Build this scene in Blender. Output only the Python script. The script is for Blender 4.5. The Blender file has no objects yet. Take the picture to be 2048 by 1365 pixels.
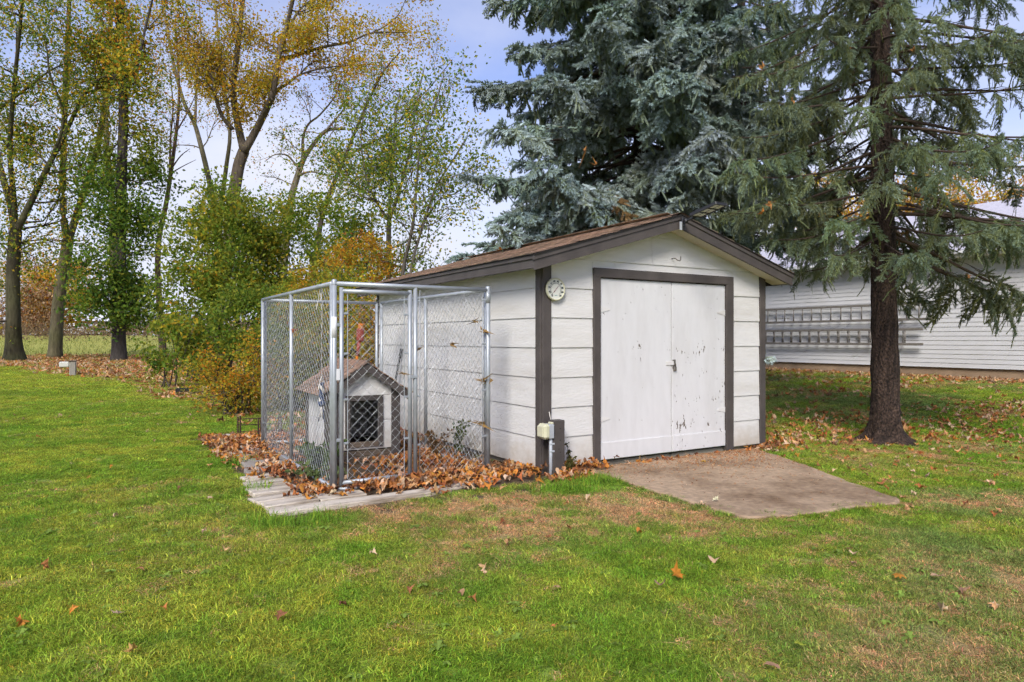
import bpy, math
import numpy as np
from math import radians, sin, cos, pi

scene = bpy.context.scene
COL = scene.collection

# ------------------------------------------------------------------ camera
F, HZ, CH = 1365.0, 678.0, 1.33          # focal length in photo pixels, horizon row, eye height
cam_d = bpy.data.cameras.new('camera')
cam_d.lens, cam_d.sensor_width = 24.0, 36.0
cam_d.shift_y = -4.5 / 2048
cam_d.clip_start, cam_d.clip_end = 0.05, 2000
cam = bpy.data.objects.new('camera', cam_d)
cam.location = (0, 0, CH)
cam.rotation_euler = (radians(90), 0, 0)
COL.objects.link(cam)
scene.camera = cam

# ------------------------------------------------------------------ world, sun, exposure
SUN_DIR = np.array([-0.20, -0.80, 0.66]); SUN_DIR /= np.linalg.norm(SUN_DIR)
w = bpy.data.worlds.new('World'); scene.world = w; w.use_nodes = True
nt = w.node_tree; nt.nodes.clear()
def wn(t, **k):
    n = nt.nodes.new(t)
    for a, b in k.items(): setattr(n, a, b)
    return n
out = wn('ShaderNodeOutputWorld'); bg = wn('ShaderNodeBackground')
sky = wn('ShaderNodeTexSky', sky_type='NISHITA', sun_disc=False)
sky.sun_elevation = math.asin(SUN_DIR[2]); sky.sun_rotation = math.atan2(SUN_DIR[0], SUN_DIR[1])
sky.air_density = 1.0; sky.dust_density = 0.6; sky.ozone_density = 2.2
skys = wn('ShaderNodeMix', data_type='RGBA', blend_type='MULTIPLY'); skys.inputs[0].default_value = 1
skys.inputs[7].default_value = (.062, .057, .071, 1)
tc = wn('ShaderNodeTexCoord'); sep = wn('ShaderNodeSeparateXYZ')
nt.links.new(tc.outputs['Generated'], sep.inputs[0])
zz = wn('ShaderNodeMath', operation='MAXIMUM'); zz.inputs[1].default_value = 0.0
nt.links.new(sep.outputs[2], zz.inputs[0])
za = wn('ShaderNodeMath', operation='ADD'); za.inputs[1].default_value = 0.22
nt.links.new(zz.outputs[0], za.inputs[0])
dv = wn('ShaderNodeVectorMath', operation='DIVIDE')
cmb = wn('ShaderNodeCombineXYZ')
nt.links.new(za.outputs[0], cmb.inputs[0]); nt.links.new(za.outputs[0], cmb.inputs[1]); cmb.inputs[2].default_value = 1
nt.links.new(tc.outputs['Generated'], dv.inputs[0]); nt.links.new(cmb.outputs[0], dv.inputs[1])
noi = wn('ShaderNodeTexNoise'); noi.inputs['Scale'].default_value = 1.3; noi.inputs['Detail'].default_value = 6; noi.inputs['Roughness'].default_value = .55
nt.links.new(dv.outputs[0], noi.inputs['Vector'])
# thin overcast: cloud cover thickens towards the horizon, broken by noise higher up
mr = wn('ShaderNodeMapRange'); mr.inputs[1].default_value = .05; mr.inputs[2].default_value = .46; mr.inputs[3].default_value = 1.0; mr.inputs[4].default_value = .12
nt.links.new(zz.outputs[0], mr.inputs[0])
mr2 = wn('ShaderNodeMapRange'); mr2.inputs[1].default_value = .32; mr2.inputs[2].default_value = .72; mr2.inputs[3].default_value = -.28; mr2.inputs[4].default_value = .42
nt.links.new(noi.outputs[0], mr2.inputs[0])
ad = wn('ShaderNodeMath', operation='ADD', use_clamp=True)
nt.links.new(mr.outputs[0], ad.inputs[0]); nt.links.new(mr2.outputs[0], ad.inputs[1])
mx = wn('ShaderNodeMix', data_type='RGBA')
nt.links.new(ad.outputs[0], mx.inputs[0])
nt.links.new(sky.outputs[0], skys.inputs[6]); nt.links.new(skys.outputs[2], mx.inputs[6])
mx.inputs[7].default_value = (.285, .296, .346, 1)
nt.links.new(mx.outputs[2], bg.inputs[0]); bg.inputs[1].default_value = 1.0
nt.links.new(bg.outputs[0], out.inputs[0])

sd = bpy.data.lights.new('sun', 'SUN'); sd.energy = 1.5; sd.angle = radians(22); sd.color = (1.0, .95, .87)
so = bpy.data.objects.new('sun', sd); COL.objects.link(so)
so.rotation_euler = (math.acos(SUN_DIR[2]), 0, math.atan2(SUN_DIR[0], -SUN_DIR[1]))

scene.view_settings.view_transform = 'Standard'
scene.view_settings.look = 'None'
scene.view_settings.exposure = 1.6
scene.view_settings.gamma = 1
scene.render.engine = 'CYCLES'
scene.cycles.max_bounces = 4
scene.cycles.diffuse_bounces = 2
scene.cycles.transmission_bounces = 2
scene.cycles.use_adaptive_sampling = True
scene.cycles.adaptive_threshold = .035
scene.cycles.adaptive_min_samples = 16
scene.cycles.transparent_max_bounces = 6
scene.cycles.use_denoising = True
try: scene.cycles.denoiser = 'OPENIMAGEDENOISE'; scene.cycles.denoising_prefilter = 'FAST'
except Exception: pass

# ------------------------------------------------------------------ helpers
def A(*v): return np.array(v, float)
def P(x, y, Z):                                    # photo pixel at depth Z -> point of the place
    return A((x - 1024) / F * Z, Z, CH + (HZ - y) / F * Z)
def GP(x, y):                                      # photo pixel on level ground
    return P(x, y, F * CH / (y - HZ))
def nrm(v):
    v = np.asarray(v, float); return v / (np.linalg.norm(v, axis=-1, keepdims=True) + 1e-12)
def sstep(a, b, x):
    t = np.clip((x - a) / (b - a), 0, 1); return t * t * (3 - 2 * t)
def _h(ix, iy, s):
    n = (ix.astype(np.int64) * 374761393 + iy.astype(np.int64) * 668265263 + s * 1442695041) & 0x7fffffff
    n = ((n ^ (n >> 13)) * 1274126177) & 0x7fffffff
    return ((n ^ (n >> 16)) & 0xffff) / 65535.0
def vnoise(x, y, s=0):
    x = np.asarray(x, float); y = np.asarray(y, float)
    ix = np.floor(x); iy = np.floor(y); fx = x - ix; fy = y - iy
    fx = fx * fx * (3 - 2 * fx); fy = fy * fy * (3 - 2 * fy)
    a = _h(ix, iy, s); b = _h(ix + 1, iy, s); c = _h(ix, iy + 1, s); d = _h(ix + 1, iy + 1, s)
    return (a * (1 - fx) + b * fx) * (1 - fy) + (c * (1 - fx) + d * fx) * fy
def fbm(x, y, s=0, o=3):
    t = 0; a = .5; n = 0
    for i in range(o):
        t = t + a * vnoise(x * 2 ** i, y * 2 ** i, s + i * 17); n += a; a *= .5
    return t / n

class MB:
    """collects shapes, builds ONE mesh"""
    def __init__(s): s.V = []; s.Q = []; s.T = []; s.C = []; s.n = 0
    def add(s, v, q=None, t=None, c=None):
        v = np.asarray(v, float).reshape(-1, 3)
        if q is not None and len(q): s.Q.append(np.asarray(q, np.int64).reshape(-1, 4) + s.n)
        if t is not None and len(t): s.T.append(np.asarray(t, np.int64).reshape(-1, 3) + s.n)
        s.V.append(v)
        if c is not None:
            c = np.asarray(c, float)
            if c.ndim == 1: c = np.tile(c, (len(v), 1))
            s.C.append(c)
        s.n += len(v); return s
    def box(s, c, d, b=0.0, R=None, col=None):
        """chamfered box: centre, full sizes, chamfer"""
        hx, hy, hz = [x / 2 for x in d]; b = min(b, hx * .9, hy * .9, hz * .9)
        if b <= 0:
            v = np.array([[sx * hx, sy * hy, sz * hz] for sz in (-1, 1) for sy in (-1, 1) for sx in (-1, 1)])
            q = [(0, 2, 3, 1), (4, 5, 7, 6), (0, 1, 5, 4), (2, 6, 7, 3), (0, 4, 6, 2), (1, 3, 7, 5)]; t = None
        else:
            v = []; idx = {}
            for sz in (-1, 1):
                for sy in (-1, 1):
                    for sx in (-1, 1):
                        for ax in range(3):
                            p = [sx * (hx - b), sy * (hy - b), sz * (hz - b)]
                            p[ax] = (sx * hx, sy * hy, sz * hz)[ax]
                            idx[(sx, sy, sz, ax)] = len(v); v.append(p)
            q = []; t = []
            def quad(k, c0):
                pts = np.array([v[i] for i in k]); nn = np.cross(pts[1] - pts[0], pts[2] - pts[0])
                q.append(k if np.dot(nn, pts.mean(0)) > 0 else k[::-1])
            for ax in range(3):
                o = [i for i in range(3) if i != ax]
                for sg in (-1, 1):
                    k = []
                    for (e0, e1) in ((-1, -1), (1, -1), (1, 1), (-1, 1)):
                        ss = [0, 0, 0]; ss[ax] = sg; ss[o[0]] = e0; ss[o[1]] = e1
                        k.append(idx[(*ss, ax)])
                    quad(k, None)
            for ax in range(3):
                o = [i for i in range(3) if i != ax]
                for e0 in (-1, 1):
                    for e1 in (-1, 1):
                        a_ = [0, 0, 0]; a_[o[0]] = e0; a_[o[1]] = e1
                        lo = list(a_); lo[ax] = -1; hi = list(a_); hi[ax] = 1
                        quad([idx[(*lo, o[0])], idx[(*hi, o[0])], idx[(*hi, o[1])], idx[(*lo, o[1])]], None)
            for sz in (-1, 1):
                for sy in (-1, 1):
                    for sx in (-1, 1):
                        k = [idx[(sx, sy, sz, 0)], idx[(sx, sy, sz, 1)], idx[(sx, sy, sz, 2)]]
                        pts = np.array([v[i] for i in k]); nn = np.cross(pts[1] - pts[0], pts[2] - pts[0])
                        t.append(k if np.dot(nn, pts.mean(0)) > 0 else k[::-1])
            v = np.array(v)
        if R is not None: v = v @ np.asarray(R).T
        return s.add(v + np.asarray(c, float), q, t, col)
    def prism(s, poly, vec, col=None):
        """convex polygon (n,3) extruded by vec"""
        p = np.asarray(poly, float); vec = np.asarray(vec, float); n = len(p)
        nn = np.cross(p[1] - p[0], p[2] - p[0])
        if np.dot(nn, vec) > 0: p = p[::-1]
        v = np.vstack([p, p + vec])
        q = [(i, n + i, n + (i + 1) % n, (i + 1) % n) for i in range(n)]
        t = [(0, i, i + 1) for i in range(1, n - 1)] + [(n, n + i + 1, n + i) for i in range(1, n - 1)]
        return s.add(v, q, t, col)
    def tube(s, path, rad, n=6, cap=True, col=None):
        p = np.asarray(path, float); m = len(p)
        r = np.broadcast_to(np.asarray(rad, float), (m,))
        d = np.gradient(p, axis=0); d = nrm(d)
        up = A(0, 0, 1) if abs(d[0][2]) < .9 else A(1, 0, 0)
        a = nrm(np.cross(d, up)); b = np.cross(d, a)
        th = np.arange(n) * 2 * pi / n
        v = p[:, None] + r[:, None, None] * (np.cos(th)[None, :, None] * a[:, None] + np.sin(th)[None, :, None] * b[:, None])
        i = np.arange(m - 1)[:, None] * n; j = np.arange(n)[None]
        q = np.stack([i + j, i + (j + 1) % n, i + n + (j + 1) % n, i + n + j], -1).reshape(-1, 4)
        v = v.reshape(-1, 3); t = []
        if cap and n > 2:
            t = [(0, k + 1, k) for k in range(1, n - 1)] + [((m - 1) * n, (m - 1) * n + k, (m - 1) * n + k + 1) for k in range(1, n - 1)]
        if col is not None:
            col = np.asarray(col, float)
            if col.ndim == 2: col = np.repeat(col, n, 0)
        return s.add(v, q, t, col)
    def lathe(s, prof, n=24, axis='z', c=(0, 0, 0), col=None):
        pr = np.asarray(prof, float); m = len(pr); th = np.arange(n) * 2 * pi / n
        v = np.stack([pr[:, None, 0] * np.cos(th), pr[:, None, 0] * np.sin(th), np.repeat(pr[:, 1:2], n, 1)], -1)
        if axis == 'y': v = np.stack([v[..., 0], -v[..., 2], v[..., 1]], -1)
        i = np.arange(m - 1)[:, None] * n; j = np.arange(n)[None]
        q = np.stack([i + j, i + (j + 1) % n, i + n + (j + 1) % n, i + n + j], -1).reshape(-1, 4)
        return s.add(v.reshape(-1, 3) + np.asarray(c, float), q, None, col)
    def mesh(s, name, mats=None, smooth=False):
        me = bpy.data.meshes.new(name)
        V = np.vstack(s.V) if s.V else np.zeros((0, 3))
        Q = np.vstack(s.Q) if s.Q else np.zeros((0, 4), np.int64)
        T = np.vstack(s.T) if s.T else np.zeros((0, 3), np.int64)
        me.vertices.add(len(V)); me.vertices.foreach_set('co', V.astype(np.float32).ravel())
        if len(Q) + len(T):
            li = np.concatenate([Q.ravel(), T.ravel()])
            me.loops.add(len(li)); me.loops.foreach_set('vertex_index', li.astype(np.int32))
            st = np.concatenate([np.arange(len(Q)) * 4, len(Q) * 4 + np.arange(len(T)) * 3])
            me.polygons.add(len(st)); me.polygons.foreach_set('loop_start', st.astype(np.int32))
            me.polygons.foreach_set('use_smooth', np.full(len(st), bool(smooth)))
        if s.C:
            C = np.vstack(s.C)
            if C.shape[1] == 3: C = np.hstack([C, np.ones((len(C), 1))])
            if len(C) == len(V):
                at = me.color_attributes.new('col', 'FLOAT_COLOR', 'POINT')
                at.data.foreach_set('color', C.astype(np.float32).ravel())
        me.update(calc_edges=True)
        if mats is not None:
            for m in (mats if isinstance(mats, (list, tuple)) else [mats]): me.materials.append(m)
        return me
    def build(s, name, mat, parent=None, smooth=False, loc=None, rz=None):
        return link(name, s.mesh(name, mat, smooth), parent, loc, rz)

def link(name, data, parent=None, loc=None, rz=None):
    o = bpy.data.objects.new(name, data); COL.objects.link(o)
    if parent is not None: o.parent = parent
    if loc is not None: o.location = tuple(float(x) for x in loc)
    if rz is not None: o.rotation_euler = (0, 0, float(rz)) if np.isscalar(rz) else tuple(rz)
    return o
def tag(o, label=None, cat=None, group=None, kind=None):
    if label: o['label'] = label
    if cat: o['category'] = cat
    if group: o['group'] = group
    if kind: o['kind'] = kind
    return o
def thing(name, label, cat, loc=(0, 0, 0), rz=0.0, group=None):
    return tag(link(name, None, None, loc, rz), label, cat, group)
def rotm(ax, ang):
    c, s = cos(ang), sin(ang)
    return {'x': np.array([[1, 0, 0], [0, c, -s], [0, s, c]]), 'y': np.array([[c, 0, s], [0, 1, 0], [-s, 0, c]]),
            'z': np.array([[c, -s, 0], [s, c, 0], [0, 0, 1]])}[ax]

# ------------------------------------------------------------------ materials
def mat(name, base, rough=.8, var=.12, scale=6, stretch=(1, 1, 1), bump=0.0, bscale=None, metal=0.0, spec=.3,
        tint=None, tscale=1.2, tamt=.5, coord='Object', detail=5, bdist=.01):
    """procedural surface: base colour broken by noise, optional second tint in patches, bump"""
    m = bpy.data.materials.new(name); m.use_nodes = True
    t = m.node_tree; N = t.nodes; L = t.links
    b = N['Principled BSDF']; b.inputs['Roughness'].default_value = rough; b.inputs['Metallic'].default_value = metal
    b.inputs['Specular IOR Level'].default_value = spec
    co = N.new('ShaderNodeTexCoord'); mp = N.new('ShaderNodeMapping'); mp.inputs['Scale'].default_value = stretch
    L.new(co.outputs[coord], mp.inputs[0])
    n1 = N.new('ShaderNodeTexNoise'); n1.inputs['Scale'].default_value = scale; n1.inputs['Detail'].default_value = detail
    L.new(mp.outputs[0], n1.inputs['Vector'])
    r = N.new('ShaderNodeMapRange'); r.inputs[1].default_value = .25; r.inputs[2].default_value = .75
    r.inputs[3].default_value = 1 - var; r.inputs[4].default_value = 1 + var
    L.new(n1.outputs[0], r.inputs[0])
    src = None
    if tint is not None:
        n2 = N.new('ShaderNodeTexNoise'); n2.inputs['Scale'].default_value = tscale; n2.inputs['Detail'].default_value = 6
        n2.inputs['Roughness'].default_value = .62
        L.new(mp.outputs[0], n2.inputs['Vector'])
        r2 = N.new('ShaderNodeMapRange'); r2.inputs[1].default_value = .44; r2.inputs[2].default_value = .66; r2.inputs[4].default_value = tamt
        L.new(n2.outputs[0], r2.inputs[0])
        x = N.new('ShaderNodeMix'); x.data_type = 'RGBA'; L.new(r2.outputs[0], x.inputs[0])
        x.inputs[6].default_value = (*base, 1); x.inputs[7].default_value = (*tint, 1); src = x.outputs[2]
    ml = N.new('ShaderNodeMix'); ml.data_type = 'RGBA'; ml.blend_type = 'MULTIPLY'; ml.inputs[0].default_value = 1
    if src is not None: L.new(src, ml.inputs[6])
    else: ml.inputs[6].default_value = (*base, 1)
    L.new(r.outputs[0], ml.inputs[7]); L.new(ml.outputs[2], b.inputs['Base Color'])
    if bump:
        n3 = N.new('ShaderNodeTexNoise'); n3.inputs['Scale'].default_value = bscale or scale * 4; n3.inputs['Detail'].default_value = 6
        L.new(mp.outputs[0], n3.inputs['Vector'])
        bp = N.new('ShaderNodeBump'); bp.inputs['Strength'].default_value = bump; bp.inputs['Distance'].default_value = bdist
        L.new(n3.outputs[0], bp.inputs['Height']); L.new(bp.outputs[0], b.inputs['Normal'])
    m['out'] = ml.name
    return m

def leafmat(name, trans=.35, rough=.7, attr='col', kind='GEOMETRY', rnd=0.0, spec=.2):
    m = bpy.data.materials.new(name); m.use_nodes = True
    t = m.node_tree; N = t.nodes; L = t.links
    b = N['Principled BSDF']; b.inputs['Roughness'].default_value = rough; b.inputs['Specular IOR Level'].default_value = spec
    a = N.new('ShaderNodeAttribute'); a.attribute_name = attr; a.attribute_type = kind
    src = a.outputs['Color']
    if rnd:
        a2 = N.new('ShaderNodeAttribute'); a2.attribute_name = 'col'
        mm = N.new('ShaderNodeMix'); mm.data_type = 'RGBA'; mm.blend_type = 'MULTIPLY'; mm.inputs[0].default_value = 1
        L.new(src, mm.inputs[6]); L.new(a2.outputs['Color'], mm.inputs[7]); src = mm.outputs[2]
    tr = N.new('ShaderNodeBsdfTranslucent'); mxs = N.new('ShaderNodeMixShader'); mxs.inputs[0].default_value = trans
    L.new(src, b.inputs['Base Color']); L.new(src, tr.inputs['Color'])
    L.new(b.outputs[0], mxs.inputs[1]); L.new(tr.outputs[0], mxs.inputs[2])
    L.new(mxs.outputs[0], N['Material Output'].inputs['Surface'])
    return m

def attrmat(name, rough=.85, bump=.6, bscale=8, stretch=(1, 1, 1), var=.3, scale=10, bdist=.02):
    """like mat() but the colour comes from the mesh's own colour attribute"""
    m = mat(name, (1, 1, 1), rough, var, scale, stretch, bump, bscale, bdist=bdist)
    t = m.node_tree; a = t.nodes.new('ShaderNodeAttribute'); a.attribute_name = 'col'
    t.links.new(a.outputs['Color'], t.nodes[m['out']].inputs[6])
    return m

M_WHITE = mat('white_siding_paint', (.615, .602, .572), .62, .05, 5, (1, 1, 1), .55, 26, tint=(.42, .385, .31), tscale=1.1, tamt=.35, bdist=.006)
M_WHITE.node_tree.nodes['Mapping'].inputs['Scale'].default_value = (.5, .5, 3.2)
def splash(m, z0, z1, col, amt):
    """mud splashed up the foot of a wall, with a ragged upper edge"""
    t = m.node_tree; N = t.nodes; L = t.links; src = N['Principled BSDF'].inputs['Base Color'].links[0].from_socket
    co = N.new('ShaderNodeTexCoord'); sp = N.new('ShaderNodeSeparateXYZ'); L.new(co.outputs['Object'], sp.inputs[0])
    n = N.new('ShaderNodeTexNoise'); n.inputs['Scale'].default_value = 7; n.inputs['Detail'].default_value = 8; n.inputs['Roughness'].default_value = .7; L.new(co.outputs['Object'], n.inputs['Vector'])
    a = N.new('ShaderNodeMath'); a.operation = 'MULTIPLY_ADD'; L.new(n.outputs[0], a.inputs[0]); a.inputs[1].default_value = -.55; L.new(sp.outputs[2], a.inputs[2])
    r = N.new('ShaderNodeMapRange'); r.inputs[1].default_value = z1 - .28; r.inputs[2].default_value = z0 - .28; r.inputs[4].default_value = amt; L.new(a.outputs[0], r.inputs[0])
    x = N.new('ShaderNodeMix'); x.data_type = 'RGBA'; L.new(r.outputs[0], x.inputs[0]); L.new(src, x.inputs[6]); x.inputs[7].default_value = (*col, 1); L.new(x.outputs[2], N['Principled BSDF'].inputs['Base Color'])
splash(M_WHITE, .05, .32, (.36, .29, .20), .55)
M_BROWN = mat('brown_trim_paint', (.066, .056, .051), .55, .15, 7, (1, 1, 1), .35, 30, tint=(.10, .085, .075), tscale=3, tamt=.5, bdist=.004)
M_SOFFIT = mat('soffit_paint', (.60, .55, .45), .7, .06, 3, bump=.2, bscale=20, bdist=.004)
M_DARK = mat('dark_interior', (.02, .018, .016), .9, .2, 6)
M_GALV = mat('galvanised_steel', (.36, .385, .40), .45, .16, 9, metal=.40, spec=.5, tint=(.30, .32, .33), tscale=4, tamt=.5, bump=.1, bscale=60, bdist=.002)
M_WIRE = mat('galvanised_wire', (.40, .42, .42), .5, .1, 20, metal=.25, spec=.5)
M_CONC = mat('concrete', (.30, .265, .22), .92, .16, 14, bump=.7, bscale=80, tint=(.15, .125, .10), tscale=1.6, tamt=.75, bdist=.006)
M_PLANK = mat('weathered_whitewashed_plank', (.57, .50, .40), .9, .16, 9, (1.2, 6, 6), .8, 14, tint=(.20, .15, .10), tscale=1.3, tamt=.85, bdist=.012)
M_SHING = mat('brown_asphalt_shingle', (.27, .18, .12), .93, .38, 30, bump=.9, bscale=170, tint=(.115, .085, .066), tscale=5, tamt=.9, bdist=.006)
M_SHING2 = mat('tan_asphalt_shingle', (.36, .225, .15), .93, .35, 34, bump=.9, bscale=170, tint=(.17, .115, .085), tscale=5, tamt=.8, bdist=.006)
M_BLACK = mat('black_plastic', (.018, .018, .019), .45, .2, 12, spec=.5)
M_PANE = mat('led_pane', (.55, .55, .48), .35, .08, 20, spec=.6)
M_CREAM = mat('cream_plastic', (.56, .54, .38), .5, .12, 12, tint=(.36, .36, .22), tscale=6, tamt=.5, spec=.4)
M_GREY = mat('grey_pvc', (.36, .38, .40), .5, .1, 12, spec=.4)
M_WOODOLD = mat('old_wood', (.12, .09, .065), .9, .35, 8, (1, 1, 6), .6, 20)
M_STEEL = mat('dull_steel', (.20, .18, .16), .45, .25, 30, metal=.7, spec=.5)
M_LADDER = mat('weathered_aluminium', (.20, .18, .155), .55, .18, 10, metal=.35)
M_ORANGE = mat('orange_plastic', (.55, .17, .015), .5, .1, 10, spec=.4)
M_RED = mat('faded_red_plastic', (.30, .055, .035), .55, .15, 10, spec=.4)
M_ROPE = mat('white_cotton_rope', (.62, .58, .52), .9, .15, 60, bump=.5, bscale=120)
M_BLUE = mat('navy_cotton_rope', (.05, .07, .13), .9, .2, 60, bump=.5, bscale=120)
M_TAPE = mat('white_tape', (.66, .66, .66), .5, .06, 10)
M_LEAF = leafmat('tree_leaves', .55, .6)
M_NEEDLE = leafmat('spruce_needles', .12, .6)
M_BARK = attrmat('bark', .95, 1.0, 9, (1, 1, .22), .45, 9, .05)
M_SBARK = attrmat('scaly_spruce_bark', .95, 1.0, 40, (1, 1, .6), .95, 52, .05)
M_TWIG = attrmat('twig_bark', .95, .3, 30, var=.2)
M_GRASS = leafmat('grass_blades', .45, .6, 'tint', 'INSTANCER', rnd=1)
M_FALLEN = leafmat('fallen_leaves', .2, .75, 'tint', 'INSTANCER', rnd=1)
M_ONELEAF = leafmat('dry_leaf', .2, .75)
# ------------------------------------------------------------------ frames of the place
UA = radians(31.3)                                   # the shed, the kennel and the garage share this turn
U = A(cos(UA), sin(UA), 0); Vv = A(-sin(UA), cos(UA), 0)
SH = A(.298, 6.67, 0)                                # shed: front left corner
KN = A(-1.548, 5.92, 0)                              # kennel: front left post
GA = A(9.46, 19.1, 0)                                # a point on the garage wall
W, D = 3.24, 4.55
def loc_of(x, y, O): d0 = np.stack([np.asarray(x) - O[0], np.asarray(y) - O[1]], -1); return d0 @ U[:2], d0 @ Vv[:2]

def ground_z(x, y):
    x = np.asarray(x, float); y = np.asarray(y, float)
    dist = -((x - GA[0]) * U[0] + (y - GA[1]) * U[1])
    z = .37 * (1 - sstep(1.0, 9.5, dist)) * sstep(8, 12, y)
    z = z + 1.75 * sstep(46, 84, y)
    z = z + .02 * (fbm(x * .35, y * .35, 5) - .5) * sstep(3, 9, y)
    return z

# lawn character at a point: (colour of the grass, dryness 0..1, leaf-litter 0..1)
EDGE = np.array([[-40, 36], [-23.5, 31.8], [-16, 24.5], [-11.2, 19.4], [-7.6, 14.6], [-5.3, 11.7], [-3.8, 9.8], [-3.2, 8.9], [-3.0, 8.2]])
def litter(x, y):
    ye = np.interp(x, EDGE[:, 0], EDGE[:, 1]) + (fbm(x * .5, y * .5, 31) - .5) * 2.2
    a, b = loc_of(x, y, SH)
    L = sstep(-.4, 1.0, y - ye) * (x < 1.0) * (1 - .75 * sstep(46, 58, y))
    near_gar = 1 - sstep(.3, 2.2, -((x - GA[0]) * U[0] + (y - GA[1]) * U[1]) )
    near_gar = near_gar * (x > 2)
    beside = np.exp(-((a - W - .75) / .8) ** 2) * sstep(-.5, .6, b) * (1 - sstep(3.0, 7.0, b)) * .75
    return np.clip(np.maximum(np.maximum(L, near_gar * .9), beside), 0, 1)
def lawn(x, y):
    n1 = fbm(x * .55, y * .55, 1); n2 = fbm(x * 2.1, y * 2.1, 2); n3 = fbm(x * 6, y * 6, 3, 2)
    dry = 1.1 * np.exp(-(((x - .25) / 1.9) ** 2 + ((y - 5.15) / .72) ** 2) ** 1.3)
    dry = np.maximum(dry, .95 * np.exp(-((x - 3.55) / .55) ** 2 - ((y - 5.5) / .4) ** 2))
    dry = np.maximum(dry, .75 * np.exp(-((x - 2.5) / 1.2) ** 2 - ((y - 3.2) / .8) ** 2))
    dry = np.maximum(dry, .5 * np.exp(-((x + .2) / .7) ** 2 - ((y - 4.1) / .35) ** 2))
    dry = np.maximum(dry, .40 * np.exp(-((x + 2.3) / 1.1) ** 2 - ((y - 5.6) / 1.1) ** 2))
    dry = np.maximum(dry, .38 * np.exp(-((x - 4.3) / 1.6) ** 2 - ((y - 7.6) / 1.2) ** 2))
    dry = np.clip(dry * (.05 + 1.5 * n2 + .5 * (n3 - .4)) + .5 * sstep(.54, .74, n2 * .6 + n1 * .4) * sstep(-1.2, 1.4, x) + .2 * sstep(.52, .75, n2) + .3 * sstep(.58, .75, n3) * sstep(-2, 2, x), 0, 1)
    lush = np.maximum(np.exp(-((x - .55) / .85) ** 2 - ((y - 3.72) / .5) ** 2), np.exp(-((x + .9) / 1.5) ** 2 - ((y - 3.15) / .45) ** 2))
    lush = np.maximum(lush, .8 * np.exp(-((x + 4.5) / 2.5) ** 2 - ((y - 8) / 2.5) ** 2))
    dry = dry * (1 - .75 * lush)
    g = A(.170, .305, .026)[None] * np.ones((len(x), 1))
    ylw = A(.345, .405, .045); dull = A(.215, .290, .075); brn = A(.50, .34, .16)
    k = np.clip(sstep(.34, .68, n1 * .3 + n2 * .2 + n3 * .5) * .85 + .45 * lush * n3 + .55 * sstep(9, 24, y), 0, 1)[:, None]
    g = g * (1 - k) + ylw * k
    k = (sstep(.42, .7, vnoise(x * 1.1 + 9, y * 1.1, 44)) * .8 * (1 - lush) * sstep(-.8, 1.6, x))[:, None]
    g = g * (1 - k) + dull * k
    return g, dry, brn, n3

# ------------------------------------------------------------------ ground sheet
def axis(breaks):
    o = []
    for a, b, n in breaks: o += list(np.linspace(a, b, n, endpoint=False))
    return np.array(o)
gx = axis([(-900, -120, 8), (-120, -40, 20), (-40, -8, 64), (-8, 8, 110), (8, 40, 64), (40, 120, 20), (120, 901, 9)])
gy = axis([(-60, -2, 14), (-2, 12, 100), (12, 60, 110), (60, 130, 30), (130, 1500, 12)])
X, Y = np.meshgrid(gx, gy); Zg = ground_z(X, Y)
gv = np.stack([X, Y, Zg], -1).reshape(-1, 3)
ny, nx = X.shape
i = np.arange(ny - 1)[:, None] * nx; j = np.arange(nx - 1)[None]
gq = np.stack([i + j, i + j + 1, i + nx + j + 1, i + nx + j], -1).reshape(-1, 4)
lc, ldry, lbrn, ln3 = lawn(gv[:, 0], gv[:, 1])
lt = litter(gv[:, 0], gv[:, 1])[:, None]
lc = lc * (1 - ldry[:, None]) + lbrn * ldry[:, None]
soil = A(.085, .058, .034)
gc = lc * .70 + soil * .30
gc = gc * (1 - .6 * lt) + A(.20, .105, .045) * .6 * lt
fieldk = sstep(48, 62, gv[:, 1])[:, None]
gc = gc * (1 - fieldk) + A(.33, .33, .07) * fieldk
ka, kb = loc_of(gv[:, 0], gv[:, 1], KN)
inken = ((ka > -.75) & (ka < 2.0) & (kb > -.9) & (kb < 4.2))[:, None]
gc = np.where(inken, soil * 1.1, gc)
M_GROUND = attrmat('ground_turf', .95, .9, 60, var=.35, scale=45, bdist=.02)
tag(MB().add(gv, gq, None, gc).build('ground', M_GROUND, smooth=True), 'grassy backyard ground sloping gently up behind', 'ground', kind='structure')

# ------------------------------------------------------------------ concrete pad and plank path
def poly_slab(name, pts, z0, z1, m, parent=None, edge=.012):
    p = np.array([[a, b] for a, b in pts]); c = p.mean(0)
    lo = np.c_[p, np.full(len(p), z0)]; hi = np.c_[p, np.full(len(p), z1 - edge)]
    inn = c + (p - c) * (1 - edge / (np.linalg.norm(p - c, axis=1, keepdims=True))); top = np.c_[inn, np.full(len(p), z1)]
    n = len(p); v = np.vstack([lo, hi, top, [[*c, z1]]])
    q = [(k, (k + 1) % n, n + (k + 1) % n, n + k) for k in range(n)] + [(n + k, n + (k + 1) % n, 2 * n + (k + 1) % n, 2 * n + k) for k in range(n)]
    t = [(2 * n + k, 2 * n + (k + 1) % n, 3 * n) for k in range(n)]
    return MB().add(v, q, t).build(name, m, parent)
rg = np.random.default_rng(5)
pad0 = [(.74, 6.84), (1.12, 6.05), (1.48, 5.36), (1.72, 4.98), (2.1, 5.05), (2.6, 5.27), (3.04, 5.40), (3.15, 5.56), (3.07, 6.3), (3.02, 6.95), (2.96, 7.5), (2.86, 8.12)]
pts = []
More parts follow.
